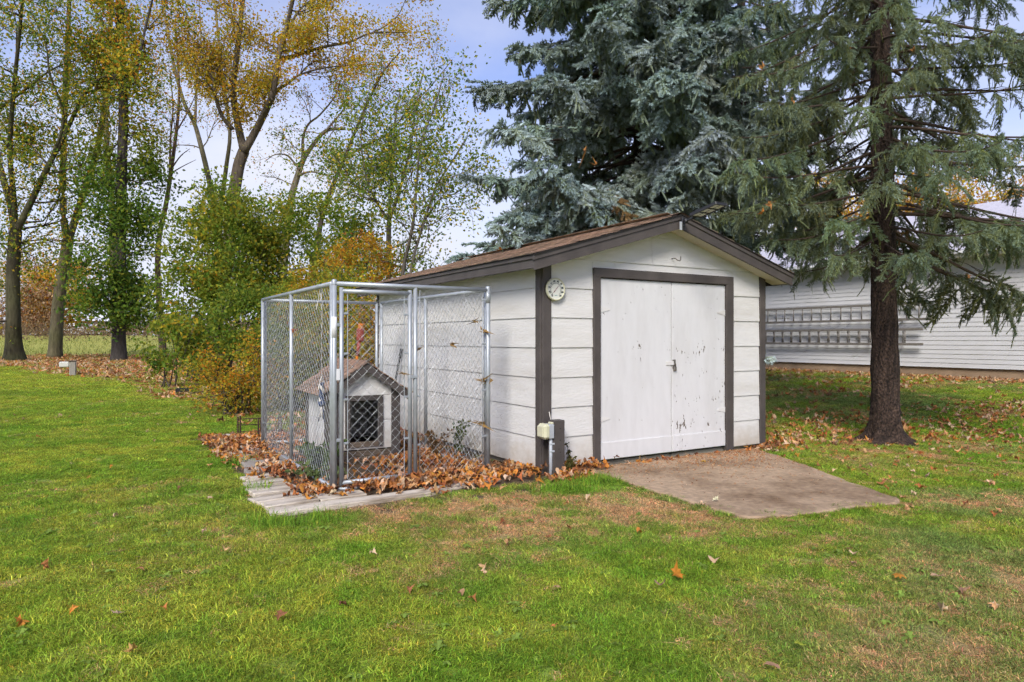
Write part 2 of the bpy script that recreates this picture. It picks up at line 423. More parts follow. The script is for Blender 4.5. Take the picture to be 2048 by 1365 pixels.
for k in range(len(pad0)):
    a = A(*pad0[k]); b = A(*pad0[(k + 1) % len(pad0)])
    for s in np.linspace(0, 1, 7, endpoint=False): pts.append(tuple(a + (b - a) * s + (rg.normal(0, .014, 2) if s else 0)))
M_PAD = mat('stained_concrete', (.37, .265, .170), .93, .28, 22, bump=.8, bscale=110, tint=(.16, .098, .052), tscale=1.3, tamt=.9, bdist=.006)
tag(poly_slab('concrete_pad', pts, -.05, .035, M_PAD), 'stained grey concrete pad sloping out from the shed doors', 'pavement', kind='structure')

path = tag(link('path', None), 'strip of weathered planks and one slab beside the kennel', 'path', kind='structure')
def plank(px0, px1, wid, sd, z=.04):
    """board lying on the ground from photo ground point px0 (left end, near edge) to px1"""
    a = GP(*px0)[:2]; b = GP(*px1)[:2]; d = b - a; L = np.linalg.norm(d); d /= L; n = A(-d[1], d[0])
    r = np.random.default_rng(sd); k = 9
    an = math.atan2(d[1], d[0]) + r.normal(0, .008); c = a + d * L / 2 + n * wid / 2
    return MB().box((0, 0, 0), (L, wid - .010, .07), .006).build('plank', M_PLANK, path, loc=(c[0], c[1], z - .035), rz=(r.normal(0, .02), r.normal(0, .006), an))
plank((543, 1037), (905, 987), .17, 1, .036)
plank((533, 1022), (640, 1006), .25, 2, .030)
plank((642, 1006), (735, 994), .22, 7, .026)
plank((515, 1014), (612, 999), .24, 3, .032)
plank((509, 997), (604, 984), .28, 4, .034)
plank((501, 981), (580, 971), .27, 5, .030)
plank((494, 966), (560, 957), .20, 6, .026)
plank((862, 990), (1002, 963), .20, 8, .020)
plank((470, 911), (530, 903), .16, 9, .022)
plank((478, 898), (520, 893), .14, 10, .022)
plank((437, 880), (475, 876), .13, 11, .05)
sl = [tuple(GP(*q)[:2]) for q in ((471, 919), (496, 958), (540, 947), (596, 930), (583, 921), (566, 911), (520, 914))]
s2 = []
for k in range(len(sl)):
    a = A(*sl[k]); b = A(*sl[(k + 1) % len(sl)])
    for s in np.linspace(0, 1, 4, endpoint=False): s2.append(tuple(a + (b - a) * s + (rg.normal(0, .012, 2) if s else 0)))
poly_slab('slab', s2, -.04, .045, M_CONC, path)

# ------------------------------------------------------------------ the shed
shed = thing('shed', 'white shed with brown trim, double doors and shallow gabled roof', 'shed', SH, UA)
SL, ZE = .289, 2.191                                    # roof slope, roof top height above the wall line
OH, OB = .23, .26
def ztop(a): return ZE + SL * min(a, W - a)
core = MB()
core.box((W / 2, D / 2, 1.06), (W - .03, D - .03, 2.0))
core.prism([(.02, .02, 2.06), (W - .02, .02, 2.06), (W / 2, .02, ztop(W / 2) - .08)], (0, D - .04, 0))
core.build('wall_core', M_DARK, shed)
MB().box((W / 2, D / 2, .0), (W - .06, D - .06, .12)).build('foundation', M_CONC, shed)
ZK = [.06 + .296 * k for k in range(10)]
def lap_x(b0, b1, z0, z1, side):                        # board on the left (side -1) or right (+1) wall
    a0 = -.004 if side < 0 else W + .004; s = side
    pr = [(a0, b0, z0), (a0 + s * .021, b0, z0), (a0 + s * .009, b0, z1 + .012), (a0, b0, z1 + .012)]
    MB().prism(pr, (0, b1 - b0, 0)).build('siding_board', M_WHITE, shed)
def lap_y(poly, z0, z1, y0=-.004):                      # board on the front wall: poly of (a,z)
    m = MB(); n = len(poly)
    f = np.array([(a, y0 - (.021 if True else 0) + .012 * (z - z0) / max(z1 - z0, .01), z) for a, z in poly]); bk = np.array([(a, y0, z) for a, z in poly])
    v = np.vstack([f, bk]); q = [(i, n + i, n + (i + 1) % n, (i + 1) % n) for i in range(n)]
    t = [(0, i, i + 1) for i in range(1, n - 1)] + [(n, n + i + 1, n + i) for i in range(1, n - 1)]
    m.add(v, q, t); m.build('siding_board', M_WHITE, shed)
for k in range(7):
    z0, z1 = ZK[k], min(ZK[k + 1], 2.075)
    lap_x(.088, D - .088, z0, z1, -1); lap_x(.088, D - .088, z0, z1, 1)
    MB().prism([(0.09, D + .004, z0), (.09, D + .022, z0), (.09, D + .010, z1), (.09, D + .004, z1)], (W - .18, 0, 0)).build('siding_board', M_WHITE, shed)
DL, DR = .603, 2.678                                    # outer edges of the door casing
for k in range(6):
    lap_y([(.082, ZK[k]), (DL, ZK[k]), (DL, ZK[k + 1] + .0), (.082, ZK[k + 1] + .0)], ZK[k], ZK[k + 1])
    lap_y([(DR, ZK[k]), (W - .088, ZK[k]), (W - .088, ZK[k + 1]), (DR, ZK[k + 1])], ZK[k], ZK[k + 1])
z0, z1 = ZK[6], ZK[7]                                    # course beside and over the door
def rz_(a): return ztop(a) - .135
lap_y([(.082, z0), (DL, z0), (DL, min(z1, rz_(DL))), (.25, min(z1, rz_(.25))), (.082, rz_(.082))], z0, z1)
lap_y([(DR, z0), (W - .088, z0), (W - .088, rz_(W - .088)), (W - .25, min(z1, rz_(W - .25))), (DR, z1)], z0, z1)
lap_y([(DL + .002, 2.056), (.893, 2.056), (.893, z1), (DL + .002, z1)], z0, z1)
lap_y([(.896, 2.056), (DR - .002, 2.056), (DR - .002, z1), (.896, z1)], z0, z1)
aL = (z1 + .135 - ZE) / SL                               # gable courses
z2 = ZK[8]; aL2 = (z2 + .135 - ZE) / SL
lap_y([(aL, z1), (1.412, z1), (1.412, z2 if aL2 < 1.412 else rz_(1.412)), (aL2, z2)], z1, z2)
lap_y([(1.416, z1), (W - aL, z1), (W - aL2, z2), (1.416, z2)], z1, z2)
lap_y([(aL2, z2), (W - aL2, z2), (W / 2, rz_(W / 2))], z2, ZK[9])
MB().prism([(.05, D + .004, 2.07), (W - .05, D + .004, 2.07), (W / 2, D + .004, rz_(W / 2))], (0, .012, 0)).build('rear_gable_panel', M_WHITE, shed)
# corner boards
for nm, c, d in (('corner_board', (-.014, .042, 1.04), (.03, .09, 2.04)), ('corner_board', (.034, -.016, 1.05), (.102, .034, 2.1)),
                 ('corner_board', (W + .014, .042, 1.04), (.03, .09, 2.04)), ('corner_board', (W - .034, -.016, 1.05), (.102, .034, 2.1)),
                 ('corner_board', (-.014, D - .042, 1.04), (.03, .09, 2.04)), ('corner_board', (W + .014, D - .042, 1.04), (.03, .09, 2.04)),
                 ('corner_board', (.034, D + .016, 1.05), (.102, .034, 2.0)), ('corner_board', (W - .034, D + .016, 1.05), (.102, .034, 2.0))):
    MB().box(c, d, .004).build(nm, M_BROWN, shed)
# door casing
MB().box((DL + .045, -.018, 1.04), (.09, .05, 2.03), .004).build('door_casing', M_BROWN, shed)
MB().box((DR - .0595, -.018, 1.04), (.119, .05, 2.03), .004).build('door_casing', M_BROWN, shed)
MB().box(((DL + DR) / 2, -.019, 2.008), (DR - DL - .004, .052, .096), .004).build('door_casing', M_BROWN, shed)
# doors: painted plywood, flaking
def door_mat(name, chips):
    m = mat(name, (.605, .60, .59), .5, .03, 5, (3, 1, .8), .22, 34, tint=(.50, .485, .46), tscale=1.2, tamt=.4, bdist=.003)
    t = m.node_tree; N = t.nodes; L = t.links; ml = N[m['out']]
    co = N.new('ShaderNodeTexCoord'); mp = N.new('ShaderNodeMapping'); mp.inputs['Scale'].default_value = (1, 1, .45); L.new(co.outputs['Object'], mp.inputs[0])
    n = N.new('ShaderNodeTexNoise'); n.inputs['Scale'].default_value = 38; n.inputs['Detail'].default_value = 3; L.new(mp.outputs[0], n.inputs['Vector'])
    n2 = N.new('ShaderNodeTexNoise'); n2.inputs['Scale'].default_value = 4.5; n2.inputs['Detail'].default_value = 2; L.new(co.outputs['Object'], n2.inputs['Vector'])
    sp = N.new('ShaderNodeSeparateXYZ'); L.new(co.outputs['Object'], sp.inputs[0])
    hz = N.new('ShaderNodeMapRange'); hz.inputs[1].default_value = 1.75; hz.inputs[2].default_value = .25; hz.inputs[3].default_value = 0; hz.inputs[4].default_value = chips
    L.new(sp.outputs[2], hz.inputs[0])
    a1 = N.new('ShaderNodeMath'); a1.operation = 'MULTIPLY_ADD'; L.new(n2.outputs[0], a1.inputs[0]); a1.inputs[1].default_value = .46; L.new(n.outputs[0], a1.inputs[2])
    a2 = N.new('ShaderNodeMath'); a2.operation = 'ADD'; L.new(a1.outputs[0], a2.inputs[0]); L.new(hz.outputs[0], a2.inputs[1])
    th = N.new('ShaderNodeMapRange'); th.inputs[1].default_value = .96; th.inputs[2].default_value = .985; L.new(a2.outputs[0], th.inputs[0])
    mx = N.new('ShaderNodeMix'); mx.data_type = 'RGBA'; L.new(th.outputs[0], mx.inputs[0]); L.new(ml.outputs[2], mx.inputs[6]); mx.inputs[7].default_value = (.16, .135, .11, 1)
    L.new(mx.outputs[2], N['Principled BSDF'].inputs['Base Color'])
    bp = N.new('ShaderNodeBump'); bp.inputs['Strength'].default_value = .5; bp.inputs['Distance'].default_value = .004; bp.invert = True
    old = N['Principled BSDF'].inputs['Normal'].links[0].from_socket
    t2 = N.new('ShaderNodeMapRange'); t2.inputs[1].default_value = .84; t2.inputs[2].default_value = .98; L.new(a2.outputs[0], t2.inputs[0])
    L.new(t2.outputs[0], bp.inputs['Height']); L.new(old, bp.inputs['Normal']); L.new(bp.outputs[0], N['Principled BSDF'].inputs['Normal'])
    return m
M_DOOR1 = door_mat('white_door_paint', -.06); M_DOOR2 = door_mat('flaking_white_door_paint', .065)
def door(a0, a1, m, lab, hinge_left):
    z0, z1 = .078, 1.952
    d = MB().box(((a0 + a1) / 2, -.004, (z0 + z1) / 2), (a1 - a0, .022, z1 - z0), .003).build('door', m, shed)
    tag(d, lab)
    MB().box(((a0 + a1) / 2, -.020, .172), (a1 - a0 - .004, .012, .176), .003).build('kick_board', m, d)
    hx = a0 if hinge_left else a1; s = 1 if hinge_left else -1
    for hz in (.50, 1.63):
        MB().prism([(hx, -.016, hz - .03), (hx + s * .13, -.016, hz - .004), (hx + s * .13, -.016, hz + .012), (hx, -.016, hz + .034)], (0, -.005, 0)).build('strap_hinge', M_WHITE, d)
        MB().tube([(hx - s * .004, -.022, hz - .05), (hx - s * .004, -.022, hz + .05)], .007, 8).build('hinge_pin', M_WHITE if hinge_left else M_BROWN, d)
    return d
d1 = door(.697, 1.700, M_DOOR1, 'wide left door leaf of white painted plywood', True)
d2 = door(1.712, 2.556, M_DOOR2, 'narrow right door leaf with flaking white paint', False)
MB().box((1.708, .004, 1.0), (.03, .01, 1.9)).build('door_gap', M_DARK, shed)
MB().box((1.675, -.020, 1.06), (.115, .009, .045), .003).build('hasp', M_WHITE, d1)
MB().box((1.74, -.018, 1.05), (.05, .006, .10), .003).build('staple_plate', M_STEEL, d2)
# screw hook on the gable
hk = [(1.70, -.02, 2.215), (1.70, -.075, 2.212), (1.715, -.095, 2.19), (1.745, -.10, 2.185), (1.765, -.095, 2.20), (1.77, -.09, 2.235)]
MB().tube(hk, .006, 6).build('screw_hook', M_STEEL, shed, True)
# roof deck, soffit, fascia
AE = W / 2 + OH
def slopepoly(a_out, a_in, up0, up1, right=False):
    """vertical cross-section (a,z) of a sheet following the roof slope, between heights up0..up1 under the roof top"""
    p = [(a_out, ZE + SL * a_out + up0), (a_in, ZE + SL * a_in + up0), (a_in, ZE + SL * a_in + up1), (a_out, ZE + SL * a_out + up1)]
    if right: p = [(W - a, z) for a, z in p]
    return p
for right in (False, True):
    MB().prism([(a, -OH + .012, z) for a, z in slopepoly(-OH + .012, W / 2, -.035, -.012, right)], (0, D + OH + OB - .024, 0)).build('roof_deck', M_BROWN, shed)
    MB().prism([(a, -OH + .02, z) for a, z in slopepoly(-OH + .02, W / 2 - .002, -.135, -.122, right)], (0, OH + .0, 0)).build('soffit', M_SOFFIT, shed)
    MB().prism([(a, D + .02, z) for a, z in slopepoly(-OH + .02, W / 2 - .002, -.135, -.122, right)], (0, OB - .04, 0)).build('soffit', M_SOFFIT, shed)
    MB().prism([(a, .02, z) for a, z in slopepoly(-OH + .02, .0, -.080, -.068, right)], (0, D - .04, 0)).build('soffit', M_SOFFIT, shed)
    for bb, off in ((-OH - .012, 0), (D + OB - .012, 0)):
        MB().prism([(a, bb, z) for a, z in slopepoly(-OH - .016, W / 2, -.150, -.045, right)], (0, .024, 0)).build('rake_board', M_BROWN, shed)
        o2 = -.012 if bb < 0 else .0
        MB().prism([(a, bb + o2, z) for a, z in slopepoly(-OH - .03, W / 2, -.052, -.010, right)], (0, .036, 0)).build('rake_moulding', M_BROWN, shed)
        MB().prism([(a, bb + o2 * 2, z) for a, z in slopepoly(-OH - .034, W / 2, -.009, .000, right)], (0, .05, 0)).build('drip_edge', M_DARK, shed)
    sx = (lambda a: W - a) if right else (lambda a: a)
    zt = ZE - SL * OH
    MB().box((sx(-OH - .002), (D + OB - OH) / 2, zt - .085), (.024, D + OB + OH - .03, .10), .003).build('eave_fascia', M_BROWN, shed)
    MB().box((sx(-OH - .014), (D + OB - OH) / 2, zt - .032), (.030, D + OB + OH - .02, .038), .003).build('eave_moulding', M_BROWN, shed)
    MB().box((sx(-OH - .022), (D + OB - OH) / 2, zt - .0085), (.045, D + OB + OH + .01, .006), 0).build('drip_edge', M_DARK, shed)
# shingles: left slope piece by piece, right slope as one part
su = nrm(A(1, 0, SL)); sn = A(-su[2], 0, su[0])
EXP, TW = .138, .312
def shingle_mesh(seed, right=False):
    r = np.random.default_rng(seed); m = MB(); L = .26; T0, T1 = .012, .004; g = .006; wj = TW - g
    p = []
    for (s, h) in ((0, 0), (0, T0), (L, T1), (L, 0)):
        p.append((s, h + (0 if s == 0 else 0)))
    lift = r.uniform(0, .006)
    vs = []
    for b in (-wj / 2, 0, wj / 2):
        ed = r.uniform(-.004, .004)
        for s, h in p:
            q = su * (s + (ed if s == 0 else 0)) + sn * (h + (lift if s == 0 else 0)) + A(0, b, 0); vs.append(q)
    q = []
    for k in range(2):
        for e in range(4): q.append((k * 4 + e, k * 4 + (e + 1) % 4, k * 4 + 4 + (e + 1) % 4, k * 4 + 4 + e))
    q += [(0, 3, 2, 1), (8, 9, 10, 11)]
    return m.add(vs, q)
sh_me = [shingle_mesh(i).mesh('shingle', [M_SHING, M_SHING2][i % 2]) for i in range(6)]
rg = np.random.default_rng(11)
slen = (W / 2 + OH + .02) / su[0]; nrow = int(slen / EXP); b_lo, b_hi = -OH - .02, D + OB + .02
for rr in range(nrow):
    off = (rr % 2) * TW / 2 + rg.uniform(-.03, .03)
    nb = int((b_hi - b_lo) / TW) + 1
    for c in range(nb):
        b = b_lo + TW / 2 + c * TW - off
        if b - TW / 2 < b_lo - .05 or b + TW / 2 > b_hi + .05: continue
        o = link('shingle', sh_me[rg.integers(6)], shed)
        p0 = A(-OH - .035, b, ZE - SL * (OH + .035)) + su * rr * EXP + sn * .004
        o.location = tuple(p0); o.rotation_euler = (rg.normal(0, .004), rg.normal(0, .004), rg.normal(0, .006))
m = MB()
for rr in range(nrow):
    for c in range(16):
        b = b_lo + TW / 2 + c * TW + (rr % 2) * .12
        if b + TW / 2 > b_hi + .1: continue
        s0 = rr * EXP
        vs = []
        for bb in (-TW / 2 + .003, TW / 2 - .003):
            for s, h in ((0, 0), (0, .012), (.26, .004), (.26, 0)):
                q = A(-OH - .035, b + bb, ZE - SL * (OH + .035)) + su * (s0 + s) + sn * (h + .004); q[0] = W - q[0]; vs.append(q)
        m.add(vs, [(0, 4, 5, 1), (1, 5, 6, 2), (2, 6, 7, 3), (0, 1, 2, 3), (7, 6, 5, 4), (0, 3, 7, 4)])
tag(m.build('shingle_rows', M_SHING, shed), kind='stuff')
m = MB()
for c in range(17):
    b = b_lo + c * .30
    for sgn in (1, -1):
        vs = []
        for bb in (0, .31):
            for s, h in ((0, .022), (.14, .018)):
                q = A(W / 2, b + bb, ztop(W / 2) + h) - A(sgn * s * su[0], 0, s * su[2]); q[2] += .004 * (bb == 0); vs.append(q)
        m.add(vs, [(0, 1, 3, 2)])
m.build('ridge_cap', M_SHING, shed)

# ------------------------------------------------------------------ things on the shed
pd = thing('padlock', 'small dark padlock hanging on the shed door hasp', 'padlock', SH + U * 1.742 - Vv * .030 + A(0, 0, 1.0), UA)
MB().box((0, 0, 0), (.042, .022, .05), .006).build('body', M_STEEL, pd)
MB().tube([(-.013, 0, .02), (-.013, 0, .045), (-.008, 0, .058), (0, 0, .062), (.008, 0, .058), (.013, 0, .045), (.013, 0, .02)], .004, 6).build('shackle', M_STEEL, pd, True)

th = thing('thermometer', 'round cream dial thermometer on the shed front corner', 'thermometer', SH + U * .118 - Vv * .052 + A(0, 0, 1.815), UA)
MB().lathe([(0, -.016), (.100, -.016), (.113, -.008), (.113, .006), (.107, .014), (.099, .012), (.097, .006)], 40, 'y').build('case', M_CREAM, th, True)
M_DIAL = mat('dial_face', (.66, .66, .58), .5, .03, 6); M_INK = mat('dial_ink', (.015, .03, .025), .6, .1, 10); M_NEED = mat('dial_needle', (.22, .03, .03), .5, .1, 10)
MB().lathe([(0.0, .007), (.098, .007)], 40, 'y').build('dial', M_DIAL, th)
m = MB()
for k in range(60):
    an = radians(230 - k * (280 / 59.0)); r0, r1 = (.058, .064) if k % 5 else (.054, .064)
    m.box((cos(an) * .061, -.0085, sin(an) * .061), (r1 - r0 + .002, .001, .0016), R=rotm('y', -an))
for k in range(11):
    an = radians(226 + 14 - k * (280 / 10.0 + 1))
    m.box((cos(an) * .079, -.0085, sin(an) * .079), (.022, .001, .0013), R=rotm('y', -an))
m.build('graduations', M_INK, th)
for k, tx in enumerate(['60', '40', '20', '0', '20', '40', '60', '80', '100', '120']):
    an = radians(232 - k * (284 / 9.0))
    cu = bpy.data.curves.new('numeral', 'FONT'); cu.body = tx; cu.size = .026 if len(tx) < 3 else .021; cu.align_x = 'CENTER'; cu.align_y = 'CENTER'; cu.extrude = .0004; cu.offset = .0009
    cu.materials.append(M_INK)
    tmp = bpy.data.objects.new('numeral_curve', cu); me_ = bpy.data.meshes.new_from_object(tmp); me_.name = 'numeral'; bpy.data.objects.remove(tmp); bpy.data.curves.remove(cu)
    if not me_.materials: me_.materials.append(M_INK)
    o = link('numeral', me_, th, (cos(an) * .079, -.0092, sin(an) * .079)); o.rotation_euler = (pi / 2, 0, 0)
an = radians(50)
MB().prism([(-cos(an) * .045 - .003 * sin(an), -.010, -sin(an) * .045 + .003 * cos(an)), (-cos(an) * .045 + .003 * sin(an), -.010, -sin(an) * .045 - .003 * cos(an)), (cos(an) * .066, -.010, sin(an) * .066)], (0, -.002, 0)).build('needle', M_NEED, th)
m = MB(); m.box((0, -.0088, -.060), (.034, .001, .004)); m.build('maker_mark', mat('teal_ink', (.05, .25, .25), .6), th)

# black solar floodlight reaching out from the gable peak
fl = thing('solar_floodlight', 'black solar floodlight on an arm at the shed gable peak', 'floodlight', SH + U * (W / 2) - Vv * (OH + .03) + A(0, 0, 2.575), UA)
MB().box((0, -.012, 0), (.05, .025, .10), .004).build('mount_plate', M_BLACK, fl)
MB().box((-.035, -.016, -.045), (.03, .012, .09), .002).build('bracket', M_GREY, fl)
MB().tube([(0, -.02, 0), (0, -.06, .004), (.004, -.20, .035)], .014, 8).build('arm', M_BLACK, fl, True)
MB().lathe([(.0, -.022), (.022, -.022), (.022, .022), (0, .022)], 12, c=(0, -.055, .004)).build('joint', M_BLACK, fl, True)
tilt = rotm('x', -.19)
hd = MB()
hd.box((0, 0, 0), (.15, .035, .022), .004, tilt, None)
hp = []
head_c = A(.004, -.36, .072)
def hb(c, s, m, nm, par=None): return MB().box(head_c + tilt @ A(*c), s, .004, tilt).build(nm, m, par or fl)
frame = hb((0, 0, .014), (.17, .36, .012), M_BLACK, 'solar_panel')
for x in (-.078, .078): hb((x, 0, 0), (.014, .36, .030), M_BLACK, 'frame_bar', frame)
for y in (-.173, -.058, .058, .173): hb((0, y, -.002), (.15, .014, .026), M_BLACK, 'frame_bar', frame)
for y in (-.115, 0, .115):
    for x in (-.035, .035): hb((x, y, -.004), (.062, .096, .008), M_PANE, 'led_pane', frame)
    hb((0, y, -.003), (.010, .10, .012), M_BLACK, 'frame_bar', frame)

# post with outlet box and conduit at the shed corner
po = thing('power_post', 'short brown post with cream outlet box at the shed corner', 'post', SH + U * .055 - Vv * .155, UA)
MB().box((0, 0, .255), (.135, .10, .59), .006).build('post', M_BROWN, po)
for z in (.47, .36, .245, .275): MB().lathe([(0, .0), (.006, .0), (.006, -.004)], 8, 'y', (.012 if z != .275 else -.004, -.0505, z)).build('bolt_hole', M_DARK, po)
bx = MB().box((-.098, -.005, .45), (.06, .125, .135), .006).build('outlet_box', M_GREY, po)
MB().box((-.145, -.005, .452), (.075, .135, .145), .022).build('cover', M_CREAM, bx)
MB().box((-.186, -.005, .452), (.014, .10, .105), .006).build('flap', M_CREAM, bx)
MB().box((-.078, -.02, .527), (.03, .06, .02), .005).build('hinge', M_CREAM, bx)
MB().tube([(-.088, -.035, .39), (-.088, -.035, .2), (-.085, -.034, -.06)], .0165, 10).build('conduit', M_GREY, po, True)
for z in (.33, .26): MB().box((-.078, -.046, z), (.05, .014, .018), .003).build('pipe_strap', M_GREY, po)
MB().tube([(-.02, .06, .53), (-.02, .09, .62)], .004, 6).build('wire', M_ROPE, po)
# ------------------------------------------------------------------ dog kennel
KW, KD, KH = 1.523, 2.95, 1.83
ken = thing('dog_kennel', 'galvanised chain link dog kennel beside the shed', 'kennel', KN, UA)
def chain(O, dirv, wid, z0, z1, parent, name='chain_link'):
    O = A(*O); dirv = A(*dirv); nn = np.cross(dirv, A(0, 0, 1)); h = .0425; r = .0020
    m = MB(); nw = int(round(wid / h)); nl = int((z1 - z0) / h); zs = z0 + np.arange(nl + 1) * (z1 - z0) / nl
    j = np.arange(nl + 1)
    rgc = np.random.default_rng(int(abs(O[0] * 100 + O[1] * 10 + wid * 7)) + 3)
    for k in range(nw):
        odd = (j % 2) if k % 2 == 0 else 1 - (j % 2)
        s = (k + odd) * h * wid / (nw * h + .0)  + rgc.normal(0, .0022, nl + 1)
        p = O + np.outer(s, dirv) + np.outer(zs, A(0, 0, 1)) + np.outer((odd * 2 - 1) * .0028, nn)
        p = p + np.outer(.006 * np.sin(zs * 3 + 1.3 * k / nw), nn)
        m.tube(p, r, 3, False)
    return tag(m.build(name, M_WIRE, parent), kind='stuff')
def pipe(p, q, r=.021, parent=None, name='post', n=12):
    return MB().tube([A(*p), A(*q)], r, n).build(name, M_GALV, parent or ken, True)
def capd(p, r=.025):
    MB().lathe([(r, -.03), (r, .0), (r * .8, .012), (0, .018)], 12, c=p).build('post_cap', M_GALV, ken, True)
# side panels
for a, sgn in ((0.0, 1), (KW, -1)):
    ao = a - sgn * .006
    for b in (.028, KD * .5, KD - .028): pipe((ao, b, .02), (ao, b, KH - .02), .0205, name='post')
    pipe((ao, .028, KH - .02), (ao, KD - .028, KH - .02), .0205, name='top_rail'); pipe((ao, .028, .035), (ao, KD - .028, .035), .0205, name='bottom_rail')
    chain((ao, .05, 0), (0, 1, 0), KD / 2 - .075, .05, KH - .03, ken); chain((ao, KD / 2 + .022, 0), (0, 1, 0), KD / 2 - .075, .05, KH - .03, ken)
    for b in (.07, KD - .07):
        pipe((ao, b, .06), (ao, b, KH - .05), .004, name='tension_bar', n=6)
        for z in (.3, .72, 1.15, 1.6): MB().box((ao, b + (-.022 if b < 1 else .022), z), (.012, .055, .022), .003).build('band', M_GALV, ken)
# back panel
bo = KD + .02
for a in (.03, KW - .045): pipe((a, bo, .02), (a, bo, KH - .02), .0205)
pipe((.03, bo, KH - .02), (KW - .045, bo, KH - .02), .0205, name='top_rail'); pipe((.03, bo, .035), (KW - .045, bo, .035), .0205, name='bottom_rail')
chain((.055, bo, 0), (1, 0, 0), KW - .12, .05, KH - .03, ken)
# front frame
fo = -.022
pipe((0, fo, -.01), (0, fo, KH), .0225); pipe((KW, fo, -.0), (KW, fo, KH), .0225); pipe((.755, fo, .0), (.755, fo, KH - .02), .0195)
pipe((0.0, fo, KH - .022), (KW, fo, KH - .022), .0205, name='top_rail')
pipe((.0, fo, .022), (.755, fo, .022), .0195, name='bottom_rail'); pipe((.755, fo, .024), (KW, fo, .024), .0195, name='bottom_rail')
capd((0, fo, KH)); capd((KW, fo, KH))
chain((.795, fo, 0), (1, 0, 0), KW - .86, .05, KH - .045, ken)
pipe((.80, fo, .06), (.80, fo, KH - .05), .004, name='tension_bar', n=6); pipe((KW - .06, fo, .06), (KW - .06, fo, KH - .06), .004, name='tension_bar', n=6)
for z in (.35, .8, 1.25, 1.68):
    MB().box((.778, fo, z), (.06, .012, .02), .003).build('band', M_GALV, ken); MB().box((KW - .038, fo, z + .03), (.06, .012, .02), .003).build('band', M_GALV, ken)
MB().tube([(0, fo, 1.34), (0, fo, 1.52)], .0243, 12).build('tape_wrap', M_TAPE, ken, True)
MB().box((.028, fo - .022, 1.02), (.032, .006, .10), .002).build('tape_label', M_TAPE, ken)
MB().tube([(KW, fo, 1.68), (KW, fo, 1.80)], .0250, 12).build('sleeve', M_GALV, ken, True)
# gate
gate = link('gate', None, ken, (0, -.026, 0))
g0, g1, gz0, gz1 = .062, .700, .078, 1.745
for a in (g0, g1): MB().tube([(a, 0, gz0 - .02), (a, 0, gz1 + .03)], .0195, 12).build('stile', M_GALV, gate, True)
MB().tube([(g0, 0, gz1), (g1, 0, gz1)], .0195, 12).build('gate_rail', M_GALV, gate, True)
MB().tube([(g0, 0, gz0), (g1, 0, gz0)], .0195, 12).build('gate_rail', M_GALV, gate, True)
chain((g0 + .055, 0, 0), (1, 0, 0), g1 - g0 - .11, gz0 + .012, gz1 - .01, gate, 'gate_chain_link')
for a, s in ((g0, 1), (g1, -1)):
    MB().tube([(a + s * .055, 0, gz0 + .03), (a + s * .055, 0, gz1 - .02)], .004, 6).build('tension_bar', M_GALV, gate)
    for z in (.42, .80, 1.2, 1.55): MB().box((a + s * .03, -.004, z), (.062, .012, .02), .003).build('band', M_GALV, gate)
for z in (.45, 1.45): MB().box((.033, .0, z), (.075, .03, .03), .005).build('gate_hinge', M_GALV, gate)
MB().box((.73, -.012, .98), (.08, .02, .03), .004).build('latch', M_GALV, gate)

# ------------------------------------------------------------------ dog house
DA = radians(29.8)
dh = thing('dog_house', 'small white dog house with brown trim and tan shingles in kennel', 'dog house', A(-1.92, 7.20, 0), DA)
dw, dd = .76, 1.04; zb, zw = .115, .79; sl2 = .68; apex = zw + dw / 2 * sl2
for k, z in enumerate((.03, .085)):
    MB().box((dw / 2, .02 + .02 * k, z - .002), (dw - .02 - .03 * k, .045, .052), .004).build('skid', M_WOODOLD, dh)
    MB().box((dw / 2, dd - .03, z - .002), (dw - .02, .045, .052), .004).build('skid', M_WOODOLD, dh)
m = MB(); T = .018                                            # walls with a real doorway
MB().box((dw / 2, dd / 2, zb + .0), (dw - .03, dd - .03, .02)).build('floor', M_WOODOLD, dh)
o0, o1, oz0, oz1 = .21, .53, .215, .665
def fr(a0, a1, z0, z1, y=0, t=T, mt=M_WHITE, nm='front_panel', b=.002): return MB().box(((a0 + a1) / 2, y + t / 2, (z0 + z1) / 2), (a1 - a0, t, z1 - z0), b).build(nm, mt, dh)
fr(.06, o0, zb + .02, .44); fr(.06, o0, .444, .715); fr(o1, dw - .06, zb + .02, .44); fr(o1, dw - .06, .444, .715); fr(o0, o1, zb + .02, oz0)
fr(o0, o1, oz1, .715)
MB().prism([(.0, 0, .719), (dw, 0, .719), (dw, 0, zw + .0), (dw / 2, 0, apex - .0), (0, 0, zw)], (0, T, 0)).build('gable_panel', M_WHITE, dh)
MB().prism([(.0, dd - T, zb), (dw, dd - T, zb), (dw, dd - T, zw), (dw / 2, dd - T, apex), (0, dd - T, zw)], (0, T, 0)).build('rear_panel', M_WHITE, dh)
for a in (0, dw - T):
    for z0, z1 in ((zb + .0, .44), (.444, zw)): MB().box((a + T / 2, dd / 2, (z0 + z1) / 2), (T, dd - 2 * T - .004, z1 - z0), .002).build('side_panel', M_WHITE, dh)
for (a, y, sx, sy) in ((.035, -.008, .10, .018), (dw - .035, -.008, .10, .018)): MB().box((a, y, (zb + zw) / 2 - .03), (sx, sy, zw - zb + .08), .003).build('corner_board', M_BROWN, dh)
for a in (-.008, dw + .008):
    MB().box((a, .085, (zb + zw) / 2 - .03), (.018, .165, zw - zb + .07), .003).build('corner_board', M_BROWN, dh); MB().box((a, dd - .05, (zb + zw) / 2 - .03), (.018, .09, zw - zb + .06), .003).build('corner_board', M_BROWN, dh)
